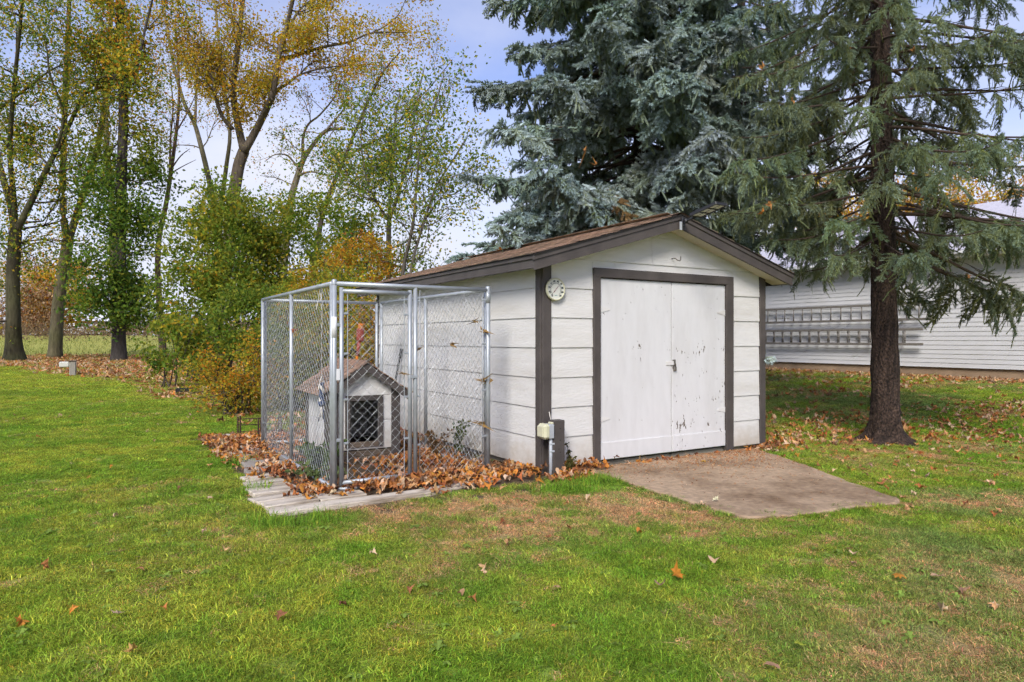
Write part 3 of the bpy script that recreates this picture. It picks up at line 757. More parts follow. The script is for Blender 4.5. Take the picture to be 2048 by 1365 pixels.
for a0, a1, z0, z1 in ((o0 - .05, o0 + .004, oz0 - .055, oz1 + .05), (o1 - .004, o1 + .05, oz0 - .055, oz1 + .05), (o0 + .004, o1 - .004, oz1 - .004, oz1 + .05)): fr(a0, a1, z0, z1, -.018, .017, M_BROWN, 'doorway_trim')
fr(o0 + .004, o1 - .004, oz0 - .055, oz0 + .004, -.018, .017, M_WOODOLD, 'doorway_trim')
s2u = nrm(A(1, 0, sl2)); s2n = A(-s2u[2], 0, s2u[0]); oh = .095
def dpoly(y, up0, up1, right, out=oh):
    p = [(-out, y, zw - sl2 * out + up0), (dw / 2, y, apex + up0), (dw / 2, y, apex + up1), (-out, y, zw - sl2 * out + up1)]
    return [(dw - a, b, z) for a, b, z in p] if right else p
y0d, y1d = -.09, dd + .06
for right in (False, True):
    MB().prism(dpoly(y0d + .01, .002, .022, right), (0, y1d - y0d - .02, 0)).build('roof_deck', M_BROWN, dh)
    MB().prism(dpoly(y0d, -.072, .014, right), (0, .02, 0)).build('rake_board', M_BROWN, dh)
    MB().prism(dpoly(y1d - .02, -.072, .014, right), (0, .02, 0)).build('rake_board', M_BROWN, dh)
    sg = -1 if right else 1
    L2 = (dw / 2 + oh + .02) / s2u[0]; nr = 5; ex = L2 / nr * .99; tw = .195
    rgd = np.random.default_rng(8 + right)
    mes = []
    for v in range(3):
        mm = MB(); vs = []; lift = rgd.uniform(0, .006)
        for b in (-tw / 2 + .004, tw / 2 - .004):
            for s, h in ((0, 0), (0, .010 + lift), (ex * 1.25, .004), (ex * 1.25, 0)):
                q = s2u * s + s2n * h; vs.append((q[0] * sg, b, q[2]))
        f = [(0, 4, 5, 1), (1, 5, 6, 2), (2, 6, 7, 3), (0, 1, 2, 3), (7, 6, 5, 4), (0, 3, 7, 4)]
        mm.add(vs, f if sg > 0 else [t[::-1] for t in f]); mes.append(mm.mesh('shingle', [M_SHING2, M_SHING][v % 2]))
    for rr in range(nr):
        for c in range(6):
            b = y0d + tw / 2 + c * tw + (rr % 2) * .05 - .02
            q = A(-oh - .02, 0, zw - sl2 * (oh + .02)) + s2u * rr * ex + s2n * .024
            link('shingle', mes[rgd.integers(3)], dh, (q[0] if sg > 0 else dw - q[0], b, q[2] + rgd.normal(0, .001)), (0, rgd.normal(0, .01), rgd.normal(0, .012)))
m = MB()
for c in range(9):
    b = y0d - .01 + c * .14
    for sg in (1, -1):
        vs = []
        for bb, e in ((0, .008), (.15, .0)):
            for s in (0, .12): vs.append((dw / 2 - sg * s * s2u[0], b + bb, apex + .046 + e - s * s2u[2] - .01 * (s > 0)))
        m.add(vs, [(0, 1, 3, 2)])
m.build('ridge_cap', M_SHING2, dh)

# ------------------------------------------------------------------ rope toy hanging in the kennel
rt = thing('rope_toy', 'white and navy rope dog toy hanging on a string in the kennel', 'rope toy', KN + U * .03 + Vv * .47, UA)
tp = A(0, 0, KH - .0)
MB().tube([(0, 0, 1.83), (.003, 0, 1.5), (.0, .004, 1.2), (.002, 0, .98)], .0028, 5).build('string', M_ROPE, rt)
for e in ((-.05, .0, 1.60), (.05, .03, 1.66), (-.02, -.04, 1.68)): MB().tube([(0, 0, 1.80), (e[0] * .4, e[1] * .4, 1.76), e], .004, 5).build('string_end', M_ROPE, rt)
for e in ((-.035, -.02, .86), (.03, .02, .84)): MB().tube([(0, 0, .98), (e[0] * .5, e[1] * .5, .94), e], .006, 5).build('string_end', M_ROPE, rt)
tt = np.linspace(0, 1, 14)
for ph, mm_ in ((0, M_BLUE), (2.1, M_ROPE), (4.2, M_BLUE)):
    MB().tube(np.stack([.014 * np.cos(tt * 9 + ph), .014 * np.sin(tt * 9 + ph), .92 - .20 * tt], 1), .013, 6).build('rope_strand', mm_, rt, True)
MB().lathe([(0, -.03), (.022, -.026), (.033, -.008), (.033, .008), (.022, .026), (0, .03)], 10, c=(0, 0, .73)).build('knot', M_BLUE, rt, True)
for k in range(7):
    an = k * .9; MB().tube([(0, 0, .72), (.012 * cos(an), .012 * sin(an), .66), (.03 * cos(an), .03 * sin(an), .56 + .02 * (k % 3))], [.009, .008, .005], 5).build('tassel', M_ROPE if k % 3 else M_BLUE, rt, True)

# ------------------------------------------------------------------ tools leaning behind the kennel
tl = thing('string_trimmer', 'orange shafted garden trimmer leaning at the shed rear corner', 'garden tool', KN + U * (KW - .20) + Vv * (KD + .40), UA)
MB().tube([(-.12, 0, .0), (-.02, 0, .78), (.01, .0, 1.10)], .018, 8).build('shaft', M_ORANGE, tl, True)
MB().tube([(.01, 0, 1.09), (.03, 0, 1.22), (.04, .0, 1.30)], [.02, .03, .025], 8).build('grip', M_RED, tl, True)
MB().box((.055, 0, 1.38), (.10, .10, .20), .03).build('motor_housing', M_RED, tl)
MB().box((.06, 0, 1.50), (.07, .07, .09), .02).build('end_cap', M_ORANGE, tl)
MB().tube([(.0, 0, 1.14), (-.07, -.03, 1.19), (-.10, -.02, 1.10), (-.05, 0, 1.04)], .014, 8).build('handle', M_BLACK, tl, True)
st = thing('leaning_stick', 'black stick leaning on the white shed side wall', 'stick', SH - U * .17 + Vv * 3.6, UA)
MB().tube([(-.09, .0, .0), (.05, -.06, .75), (.115, -.09, 1.12)], .016, 8).build('shaft', M_BLACK, st, True)
MB().tube([(.105, -.085, 1.06), (.127, -.095, 1.19)], .020, 8).build('grip', M_BLACK, st, True)

# ------------------------------------------------------------------ the neighbouring garage
GAng = math.atan2(-Vv[1], -Vv[0])                                 # local x runs along the wall towards the camera's right
gar = thing('garage', 'long white clapboard garage behind the right spruce', 'garage', GA, GAng)
gl0, gl1, gzb, gze = -7.0, 9.0, .62, 3.30
M_GW = mat('white_clapboard', (.54, .54, .54), .55, .04, 2, bump=.1, bscale=30, tint=(.47, .46, .44), tscale=.7, tamt=.4)
M_GR = mat('grey_roof_shingle', (.52, .50, .54), .55, .14, 14, bump=.3, bscale=60, spec=.5)
M_FOUND = mat('tan_foundation', (.30, .21, .135), .9, .2, 6, bump=.4, bscale=30, tint=(.19, .13, .085), tscale=1.5, tamt=.7)
MB().box(((gl0 + gl1) / 2, 6.0, 1.945), (gl1 - gl0 - .04, 11.9, 2.62)).build('wall_core', M_GW, gar)
MB().box(((gl0 + gl1) / 2, 6.03, .31), (gl1 - gl0 - .06, 11.9, .64)).build('foundation', M_FOUND, gar)
nb = 24; ee = (gze - gzb) / nb
for k in range(nb):
    z0 = gzb + k * ee; z1 = z0 + ee
    MB().prism([(gl0, .045, z0), (gl0, .012, z0), (gl0, .026, z1 + .006), (gl0, .045, z1 + .006)], (gl1 - gl0, 0, 0)).build('clapboard', M_GW, gar)
M_WT = mat('white_trim', (.68, .68, .68), .5, .04, 4)
MB().box(((gl0 + gl1) / 2, -.20, gze + .0), (gl1 - gl0 + .3, .48, .02)).build('soffit', M_WT, gar)
MB().box(((gl0 + gl1) / 2, -.445, gze + .06), (gl1 - gl0 + .3, .03, .15), .005).build('fascia', M_WT, gar)
MB().box(((gl0 + gl1) / 2, -.50, gze + .085), (gl1 - gl0 + .3, .08, .09), .02).build('gutter', M_WT, gar)
for k in range(28):                                                # courses up to the ridge
    r0 = -.54 + k * .235; z0 = gze + .13 + (r0 + .54) * .333
    MB().prism([(gl0 - .2, r0, z0), (gl0 - .2, r0, z0 + .022), (gl0 - .2, r0 + .25, z0 + .25 * .333 + .012), (gl0 - .2, r0 + .25, z0 + .25 * .333 - .01)], (gl1 - gl0 + .4, 0, 0)).build('shingle_course', M_GR, gar)
MB().prism([(gl0 - .2, 6.04, 5.62), (gl0 - .2, 12.6, 3.4), (gl0 - .2, 12.6, 3.36), (gl0 - .2, 6.04, 5.56)], (gl1 - gl0 + .4, 0, 0)).build('rear_roof', M_GR, gar)
MB().prism([(gl1 - .02, 0, gze), (gl1 - .02, 12, gze), (gl1 - .02, 6.04, 5.5)], (.02, 0, 0)).build('gable', M_GW, gar)

def ladder(name, label, x0, x1, z0, wid, ext):
    l = thing(name, label, 'ladder', GA + A(*( -Vv[:2] * 0), 0), GAng, 'ladders hung on the garage wall')
    for y in ([-.14, -.19] if ext else [-.14]):
        dx = 0 if y == -.14 else .075
        for z in (z0, z0 + wid): MB().box(((x0 + x1) / 2 + dx, y, z), (x1 - x0, .03, .065), .005).build('rail', M_LADDER, l)
        n = int((x1 - x0) / .305)
        for k in range(n): MB().tube([(x0 + .15 + k * .305 + dx, y, z0 + .034), (x0 + .15 + k * .305 + dx, y, z0 + wid - .034)], .017 if not ext else .016, 8).build('rung', M_LADDER, l, True)
    for k in (x0 + .8, x1 - .8): MB().box((k, -.085, z0 - .045), (.05, .17, .02), .003).build('wall_bracket', M_STEEL, l)
ladder('ladder', 'upper straight aluminium ladder hung on the garage wall', -4.0, 2.25, 1.83, .40, False)
ladder('ladder', 'lower double extension ladder hung on the garage wall', -4.4, 2.0, 1.19, .38, True)

# ------------------------------------------------------------------ small yard things
up = thing('utility_post', 'short grey post with white box at the lawn edge', 'post', A(*GP(146, 752)[:2], 0), .4)
MB().box((0, 0, .24), (.20, .18, .56), .015).build('post', mat('grey_wood', (.27, .25, .21), .9, .25, 8, (4, 4, 1)), up)
MB().box((-.25, -.0, .41), (.31, .22, .20), .03).build('outlet_box', M_PANE, up)
MB().box((0, 0, .535), (.26, .24, .03), .005).build('cap', M_WOODOLD, up)
tr = thing('plastic_tray', 'black plastic tray lying in leaves under the shrubs', 'tray', A(*GP(372, 787)[:2], .02), .5)
m = MB()
m.box((0, 0, .02), (.42, .26, .02), .004); m.build('tray_base', M_BLACK, tr)
for c, d, n_ in (((0, .14, .06), (.46, .02, .09), 0), ((0, -.14, .06), (.46, .02, .09), 0), ((.22, 0, .06), (.02, .26, .09), 0), ((-.22, 0, .06), (.02, .26, .09), 0)): MB().box(c, d, .004).build('rim', M_BLACK, tr)
ed = thing('garden_edging', 'low rusty wire border of pickets behind the kennel', 'edging', A(*GP(476, 876)[:2], 0), .25)
M_RUST = mat('rusty_iron', (.055, .03, .022), .9, .4, 30, bump=.5, bscale=80)
for x in (0, .03, .26, .29, .52, .55): MB().tube([(x, 0, -.04), (x, 0, .28 + .02 * sin(x * 40))], .011, 6).build('picket', M_RUST, ed)
for z in (.08, .17, .25): MB().tube([(-.02, 0, z), (.3, .004, z + .006), (.62, 0, z)], .006, 5).build('cross_wire', M_RUST, ed)
# ------------------------------------------------------------------ scattered stuff (geometry nodes instancing of small meshes)
def scatter(name, label, cat, meshes, pos, rot, scl, idx, tint, kind='stuff'):
    n = len(pos); me = bpy.data.meshes.new(name); me.vertices.add(n); me.vertices.foreach_set('co', np.asarray(pos, np.float32).ravel())
    a = me.attributes.new('rot', 'FLOAT_VECTOR', 'POINT'); a.data.foreach_set('vector', np.asarray(rot, np.float32).ravel())
    a = me.attributes.new('scl', 'FLOAT_VECTOR', 'POINT'); s3 = np.asarray(scl, np.float32); s3 = np.repeat(s3[:, None], 3, 1) if s3.ndim == 1 else s3
    a.data.foreach_set('vector', s3.ravel())
    a = me.attributes.new('idx', 'INT', 'POINT'); a.data.foreach_set('value', np.asarray(idx, np.int32))
    a = me.attributes.new('tint', 'FLOAT_COLOR', 'POINT'); a.data.foreach_set('color', np.hstack([tint, np.ones((n, 1))]).astype(np.float32).ravel())
    o = tag(link(name, me), label, cat, kind=kind)
    for m in meshes[0].materials: me.materials.append(m)
    g = bpy.data.node_groups.new(name + '_scatter', 'GeometryNodeTree')
    g.interface.new_socket('Geometry', in_out='INPUT', socket_type='NodeSocketGeometry'); g.interface.new_socket('Geometry', in_out='OUTPUT', socket_type='NodeSocketGeometry')
    N, L = g.nodes, g.links
    gi, go = N.new('NodeGroupInput'), N.new('NodeGroupOutput'); ip = N.new('GeometryNodeInstanceOnPoints'); jn = N.new('GeometryNodeJoinGeometry')
    for m in meshes[::-1]:
        src = bpy.data.objects.new(m.name + '_source', m); oi = N.new('GeometryNodeObjectInfo'); oi.inputs['Object'].default_value = src; oi.inputs['As Instance'].default_value = False
        gt = N.new('GeometryNodeGeometryToInstance'); L.new(oi.outputs['Geometry'], gt.inputs[0]); L.new(gt.outputs[0], jn.inputs[0])
    def na(nm, dt):
        k = N.new('GeometryNodeInputNamedAttribute'); k.data_type = dt; k.inputs['Name'].default_value = nm; return [s for s in k.outputs if s.enabled][0]
    er = N.new('FunctionNodeEulerToRotation'); L.new(na('rot', 'FLOAT_VECTOR'), er.inputs[0])
    L.new(gi.outputs[0], ip.inputs['Points']); L.new(jn.outputs[0], ip.inputs['Instance']); ip.inputs['Pick Instance'].default_value = True
    L.new(na('idx', 'INT'), ip.inputs['Instance Index']); L.new(er.outputs[0], ip.inputs['Rotation']); L.new(na('scl', 'FLOAT_VECTOR'), ip.inputs['Scale'])
    L.new(ip.outputs[0], go.inputs[0])
    md = o.modifiers.new('scatter', 'NODES'); md.node_group = g
    return o

# ------------------------------------------------------------------ foliage helpers
def kites(m, pos, size, col, rng, up=.35, asp=.62, curl=.15):
    """leaf-sized folded kites, one per row of pos"""
    n = len(pos)
    if n == 0: return
    size = np.broadcast_to(np.asarray(size, float), (n,))[:, None]
    d = rng.normal(0, 1, (n, 3)); d[:, 2] -= up; d = nrm(d)
    nn = nrm(np.cross(d, rng.normal(0, 1, (n, 3)))); sd = np.cross(d, nn)
    a = pos; b = pos + d * size * .5 + sd * size * asp * .5 + nn * size * curl; c = pos + d * size; e = pos + d * size * .5 - sd * size * asp * .5 + nn * size * curl
    v = np.stack([a, b, c, e], 1).reshape(-1, 3)
    q = np.arange(n * 4).reshape(-1, 4)
    m.add(v, q, None, np.repeat(col, 4, 0))
PAL = dict(dg=(.080, .155, .024), g=(.150, .235, .028), yg=(.300, .325, .036), y=(.58, .43, .035), o=(.58, .26, .025), b=(.17, .085, .032), r=(.30, .085, .03), t=(.48, .34, .20))
def palette(spec, n, rng):
    k = list(spec); p = np.array([spec[q] for q in k], float); p /= p.sum()
    c = np.array([PAL[q] for q in k])[rng.choice(len(k), n, p=p)]
    return c * rng.uniform(.72, 1.32, (n, 1)) * rng.uniform(.92, 1.08, (n, 3))

class Tree:
    def __init__(s, seed, bark, moss=None):
        s.rng = np.random.default_rng(seed); s.t = MB(); s.tw = MB(); s.nodes = []; s.bark = A(*bark); s.moss = moss; s.limbs = []
    def limb(s, pix, Z, r0, r1, n=9, drift=.6, flare=0.0, sub=4, wig=.0):
        """main stem through photo points at about depth Z, swaying a little towards and away"""
        pts = []; dz = 0
        for k, (x, y) in enumerate(pix):
            pts.append(P(x, y, Z + dz)); dz += s.rng.normal(0, drift)
        return s.limb3(np.array(pts), r0, r1, n, flare, sub)
    def limb3(s, pts, r0, r1, n=9, flare=0.0, sub=4):
        m = len(pts); u = np.linspace(0, m - 1, (m - 1) * sub + 1)
        p = np.zeros((len(u), 3))
        for ax in range(3):                                   # smooth: Catmull-Rom
            q = np.r_[2 * pts[0, ax] - pts[1, ax], pts[:, ax], 2 * pts[-1, ax] - pts[-2, ax]]
            k = np.clip(np.floor(u).astype(int), 0, m - 2); f = u - k
            a, b, c, d = q[k], q[k + 1], q[k + 2], q[k + 3]
            p[:, ax] = .5 * (2 * b + (c - a) * f + (2 * a - 5 * b + 4 * c - d) * f ** 2 + (3 * b - a - 3 * c + d) * f ** 3)
        r = r0 + (r1 - r0) * np.linspace(0, 1, len(p)) ** .8
        if flare:
            h = p[:, 2] - p[0, 2]; r = r * (1 + flare * np.exp(-h / (r0 * 1.6)))
        c = np.tile(s.bark, (len(p), 1)) * s.rng.uniform(.85, 1.15, (len(p), 1))
        if s.moss is not None:
            k = s.rng.uniform(.2, .9, (len(p), 1)); c = c * (1 - k * .5) + A(*s.moss) * k * .5
        s.t.tube(p, r, n, True, c); s.limbs.append((p, r)); return p, r
    def br(s, p, d, L, r, lvl, nc=5, up=.05, wob=.2):
        n = 5; pts = [p]; d = nrm(d)
        for k in range(n):
            d = nrm(d + s.rng.normal(0, wob, 3) + A(0, 0, up)); pts.append(pts[-1] + d * L / n)
        pts = np.array(pts)
        s.tw.tube(pts, np.linspace(r, max(r * .3, .004), n + 1), 4 if lvl else 3, False, s.bark * 1.05)
        if lvl > 0:
            for c in range(nc):
                u = s.rng.uniform(.25, 1.0); k = min(int(u * n), n - 1); q = pts[k] + (pts[k + 1] - pts[k]) * (u * n - k)
                dd = nrm((pts[k + 1] - pts[k])) * .8 + nrm(s.rng.normal(0, 1, 3)) * .75
                s.br(q, dd, L * s.rng.uniform(.38, .66), r * .5, lvl - 1, nc, up, wob)
        if lvl <= 1: s.nodes += [pts[2], pts[3], pts[4], pts[5]] if lvl == 0 else [pts[4], pts[5]]
    def spawn(s, k, lo, hi, cnt, L0, L1, lvl=1, nc=5, up=.08, r=None, out=.9):
        p, rr = s.limbs[k]
        for c in range(cnt):
            i = int(s.rng.uniform(lo, hi) * (len(p) - 2)); d = nrm(p[i + 1] - p[i])
            dd = d * .45 + nrm(s.rng.normal(0, 1, 3) * A(1, 1, .6)) * out
            L = s.rng.uniform(L0, L1); s.br(p[i], dd, L, r or min(rr[i] * .5, L * .018), lvl, nc, up)
    def leaves(s, per, sig, size, pal, thin=None):
        nd = np.array(s.nodes)
        if thin is not None: nd = nd[thin(nd)]
        pos = np.repeat(nd, per, 0); pos = pos + s.rng.normal(0, sig, pos.shape)
        col = pal(pos, s.rng) if callable(pal) else palette(pal, len(pos), s.rng)
        m = MB(); kites(m, pos, size * s.rng.uniform(.6, 1.25, len(pos)), col, s.rng); return m
    def build(s, name, label, cat, base, crown=None, group=None, extra=None):
        t = thing(name, label, cat, base, 0, group)
        off = A(*base)
        for mb in (s.t, s.tw) + ((crown,) if crown else ()):
            mb.V = [v - off for v in mb.V]
        s.t.build('trunk', M_BARK, t, True)
        if s.tw.n: tag(s.tw.build('branches', M_TWIG, t, True), kind='stuff')
        if crown and crown.n: tag(crown.build('crown', M_LEAF, t), kind='stuff')
        return t

BK_DARK = (.048, .036, .027); BK_GREY = (.12, .10, .075); BK_PALE = (.17, .145, .105); BK_RED = (.12, .078, .058); MOSS = (.085, .095, .030)
GRT = 'tall autumn trees along the back of the lawn'

# T1 dark ridged trunk at the far left
t = Tree(101, BK_DARK, MOSS)
b = GP(30, 722)
t.limb([(30, 726), (28, 690), (27, 640), (26, 560), (29, 500), (32, 462)], 41.3, .43, .33, 11, .15, flare=.75)
t.limb([(32, 466), (22, 410), (4, 350), (-20, 270), (-50, 160), (-70, 20)], 41.3, .26, .10)
t.limb([(32, 466), (62, 405), (98, 330), (130, 270), (163, 200), (199, 158), (249, 150)], 41, .22, .06)
t.limb([(30, 480), (28, 400), (20, 300), (28, 180), (40, 60), (48, -40)], 41.5, .2, .07)
t.limb([(-30, 240), (0, 217), (50, 180), (85, 152), (126, 129), (168, 118)], 40.5, .12, .03)
t.limb([(98, 330), (128, 240), (100, 150), (92, 90), (60, 20)], 41, .1, .03)
for k, c in ((1, 13), (2, 13), (3, 13), (4, 9), (5, 10)): t.spawn(k, .05, 1, c, 1.8, 4.2, 1, 5)
t.spawn(0, .45, .95, 9, 1.8, 3.6, 1, 5, up=-.05)
cr = t.leaves(17, .48, .19, dict(g=5, dg=2, yg=6, y=3.5, o=1))
t.build('maple_tree', 'dark trunked leafy tree at the far left edge', 'tree', (b[0], b[1], 0), cr, GRT)

# T2 mossy pale forked trunk
t = Tree(102, (.105, .085, .055), MOSS); b = P(110, 716, 47)
t.limb([(110, 719), (112, 680), (116, 620), (124, 560), (132, 510), (136, 480)], 47, .42, .36, 11, .1, flare=.22)
t.limb([(136, 484), (128, 440), (126, 380), (128, 280), (131, 180), (136, 80), (140, -40)], 47, .27, .12)
t.limb([(136, 484), (152, 435), (170, 380), (192, 310), (205, 240), (217, 170), (236, 90), (250, -30)], 47, .27, .12)
for k, c in ((1, 9), (2, 9)): t.spawn(k, .3, 1, c, 1.6, 4.0, 1, 5)
cr = t.leaves(11, .5, .2, dict(g=4, dg=1, yg=5, y=2.6, o=.8))
t.build('maple_tree', 'mossy forked tree leaning right, second from the left', 'tree', (b[0], b[1], 0), cr, GRT)

# T3 straight dark trunk with leafy shoots down its length
t = Tree(103, (.05, .042, .036), None); b = GP(238, 723)
t.limb([(238, 727), (238, 690), (238, 640), (240, 540), (242, 440), (244, 330), (247, 220), (241, 110), (240, -30)], 41.3, .42, .22, 11, .05, flare=.3)
t.limb([(243, 170), (222, 80), (195, 30), (160, -30)], 41.3, .13, .05); t.limb([(246, 200), (275, 130), (290, 60), (310, -20)], 41.3, .12, .05)
t.spawn(0, .24, .72, 66, .8, 2.7, 1, 4, up=-.03); t.spawn(0, .7, 1, 8, 1.6, 3.4, 1, 5); t.spawn(1, .2, 1, 5, 1.4, 3.2); t.spawn(2, .2, 1, 5, 1.4, 3.2)
def pal3(pos, r):
    n = len(pos); hi = sstep(11, 17, pos[:, 2])[:, None]
    return palette(dict(dg=5, g=6, yg=2), n, r) * (1 - hi) + palette(dict(g=2, yg=4, y=5, o=2.5), n, r) * hi
cr = t.leaves(12, .40, .24, pal3)
t.build('maple_tree', 'straight dark tree clothed in green leafy shoots', 'tree', (b[0], b[1], 0), cr, GRT)

# T4 pale trunk half hidden behind T3, T5 thin reddish tree
t = Tree(104, BK_PALE, MOSS); b = P(232, 712, 54)
t.limb([(232, 714), (228, 600), (226, 480), (222, 380), (212, 260), (214, 150), (222, 40), (226, -30)], 54, .30, .14, 9, .1)
t.spawn(0, .55, 1, 12, 1.5, 3.6); cr = t.leaves(7, .45, .2, dict(g=3, yg=4, y=3))
t.build('maple_tree', 'pale trunk half hidden behind the straight dark tree', 'tree', (b[0], b[1], 0), cr, GRT)
t = Tree(105, BK_RED); b = P(327, 714, 48)
t.limb([(327, 716), (322, 640), (316, 560), (318, 480), (332, 410), (342, 345), (352, 270), (358, 205), (356, 120), (350, 40)], 48, .27, .06, 8, .1)
t.limb([(340, 350), (341, 280), (346, 215), (340, 140)], 48, .09, .03); t.limb([(345, 335), (362, 312), (380, 298)], 48, .06, .02); t.limb([(345, 345), (368, 332), (392, 320)], 48, .05, .015); t.limb([(354, 262), (370, 235), (385, 205), (398, 170)], 48, .06, .02)
t.spawn(0, .62, 1, 10, 1.0, 2.6); t.spawn(1, .3, 1, 4, 1, 2); cr = t.leaves(3, .45, .17, dict(yg=3, y=3, o=2, g=2))
t.build('slim_tree', 'slender nearly bare reddish tree between larger trunks', 'tree', (b[0], b[1], 0), cr, GRT)

# T6 tall forked tree with orange and yellow crown
t = Tree(106, (.085, .068, .05), None); b = GP(421, 719)
t.limb([(421, 722), (424, 690), (432, 630), (444, 560), (457, 490), (462, 430), (470, 375), (478, 330), (488, 302)], 44.5, .46, .36, 11, .1, flare=.3)
t.limb([(488, 304), (474, 240), (467, 180), (474, 110), (482, 40), (486, -30)], 44.5, .27, .12)
t.limb([(488, 304), (514, 258), (536, 212), (548, 180), (556, 120), (572, 60), (590, -20)], 44.5, .27, .12)
t.limb([(466, 260), (444, 232), (430, 190), (424, 150), (404, 110), (380, 70), (352, 20)], 44, .15, .04)
t.limb([(560, 118), (590, 112), (640, 96), (700, 84), (745, 66), (815, 66)], 44, .15, .03)
t.limb([(548, 184), (575, 168), (600, 150), (650, 136), (700, 132), (745, 130)], 44, .11, .02)
t.limb([(575, 60), (600, 20), (625, 0), (660, -20)], 44, .1, .04); t.limb([(480, 220), (500, 180), (520, 172), (545, 200)], 44, .08, .03)
t.limb([(470, 170), (440, 140), (400, 128), (360, 122)], 44, .1, .02); t.limb([(745, 66), (775, 50), (800, 25), (818, -20)], 44, .06, .02)
for k, c in ((1, 14), (2, 14), (3, 12), (4, 14), (5, 9), (6, 8), (7, 5), (8, 10), (9, 4)): t.spawn(k, .22, 1, c, 1.2, 3.4, 1, 5)
def pal6(pos, r):
    n = len(pos); k = np.clip(vnoise(pos[:, 0] * .45, pos[:, 2] * .45, 9), 0, 1)[:, None]
    return palette(dict(o=5, y=7, b=.6, yg=1.5), n, r) * k + palette(dict(yg=4, y=5, o=2, g=1), n, r) * (1 - k)
cr = t.leaves(13, .38, .185, pal6)
t.build('ash_tree', 'tall forked tree with sparse orange and yellow leaves', 'tree', (b[0], b[1], 0), cr, GRT)

# T7 pale forked pair, T8 pale leaning tree, T10 dark leaning stem
t = Tree(107, BK_PALE, MOSS); b = P(436, 712, 52)
t.limb([(436, 714), (437, 600), (437, 500), (436, 440)], 52, .34, .30, 9, .1)
t.limb([(436, 446), (428, 405), (414, 341), (400, 285), (388, 245), (368, 205), (350, 140), (335, 60), (322, -20)], 52, .24, .09); t.limb([(436, 446), (445, 390), (453, 331), (460, 270), (452, 200), (440, 110), (430, 0)], 52, .2, .08)
t.limb([(390, 250), (392, 205), (394, 150), (402, 90), (398, 0)], 52, .12, .04)
for k, c in ((1, 10), (2, 7), (3, 7)): t.spawn(k, .35, 1, c, 1.3, 3.2)
cr = t.leaves(4, .4, .17, dict(y=4, o=3, yg=3, g=1)); t.build('ash_tree', 'pale barked forked tree behind the tall orange one', 'tree', (b[0], b[1], 0), cr, GRT)
t = Tree(108, BK_PALE, None); b = P(556, 712, 46)
t.limb([(556, 716), (562, 600), (572, 480), (582, 400), (596, 350), (606, 322), (622, 296), (652, 262), (690, 258)], 46, .34, .10, 9, .1)
t.limb([(606, 325), (606, 280), (616, 250), (640, 230), (672, 190), (684, 150)], 46, .12, .03); t.limb([(596, 352), (622, 344), (655, 352), (690, 362)], 46, .09, .03)
t.limb([(600, 340), (575, 312), (550, 310), (532, 322)], 46, .08, .02); t.limb([(652, 262), (690, 215), (700, 180), (740, 172)], 46, .08, .02)
for k, c in ((0, 6), (1, 7), (2, 6), (3, 5), (4, 7)): t.spawn(k, .45, 1, c, 1.0, 2.6)
cr = t.leaves(4, .4, .15, dict(y=3, o=3, yg=3, g=2)); t.build('ash_tree', 'pale crooked tree leaning right behind the dense green shrub', 'tree', (b[0], b[1], 0), cr, GRT)
t = Tree(110, BK_DARK, None); b = P(612, 716, 40)
t.limb([(612, 720), (622, 600), (636, 480), (646, 428), (666, 370), (690, 315), (712, 260), (738, 200), (770, 140), (800, 105)], 40, .22, .04, 8, .1)
t.limb([(690, 315), (735, 290), (780, 265), (820, 215), (860, 175), (905, 120)], 40, .08, .02)
for k, c in ((0, 12), (1, 12)): t.spawn(k, .5, 1, c, .9, 2.4)
cr = t.leaves(6, .34, .14, dict(g=3, yg=4, y=2, o=2, b=1)); t.build('slim_tree', 'dark slender tree leaning right above the kennel', 'tree', (b[0], b[1], 0), cr, GRT)

# T9 small many-stemmed green tree left of the blue spruce
def multi(seed, Z, stems, px_, label, n_sp, per, size, sig):
    t = Tree(seed, (.105, .09, .07)); b = P(px_, 760, Z); b[2] = 0
    for s_ in stems: t.limb(s_[0], Z, s_[1], s_[2], 7, .25)
    for k in range(len(stems)): t.spawn(k, .25 if stems[k][3] else .1, 1, n_sp, .7, 1.7, 1, 5, up=.1)
    cr = t.leaves(per, sig, size, dict(g=5, yg=5, y=1.5, dg=1.5))
    return t.build('multi_stemmed_tree', label, 'tree', b, cr)
multi(109, 21, [([(779, 768), (777, 620), (777, 550), (778, 445)], .10, .08, 1), ([(778, 448), (781, 381), (786, 320), (790, 250), (800, 180)], .06, .02, 0), ([(779, 440), (797, 390), (813, 330), (825, 270), (832, 210), (850, 130)], .06, .015, 0),
    ([(776, 440), (760, 415), (742, 382), (728, 330), (722, 270), (735, 190)], .05, .015, 0), ([(742, 384), (710, 370), (690, 340), (660, 300)], .03, .01, 0)], 779, 'slim many stemmed green tree rising behind the shed roof', 15, 6, .105, .24)
multi(119, 18.5, [([(805, 760), (805, 640), (806, 545), (826, 450), (834, 360), (842, 290), (870, 210), (888, 150)], .07, .015, 1), ([(821, 760), (821, 640), (822, 541), (850, 440), (873, 373), (900, 330), (930, 280)], .06, .015, 1), ([(850, 440), (880, 400), (915, 385), (945, 360)], .03, .01, 0)], 812, 'pair of thin green stems close to the blue spruce', 14, 5, .10, .22)

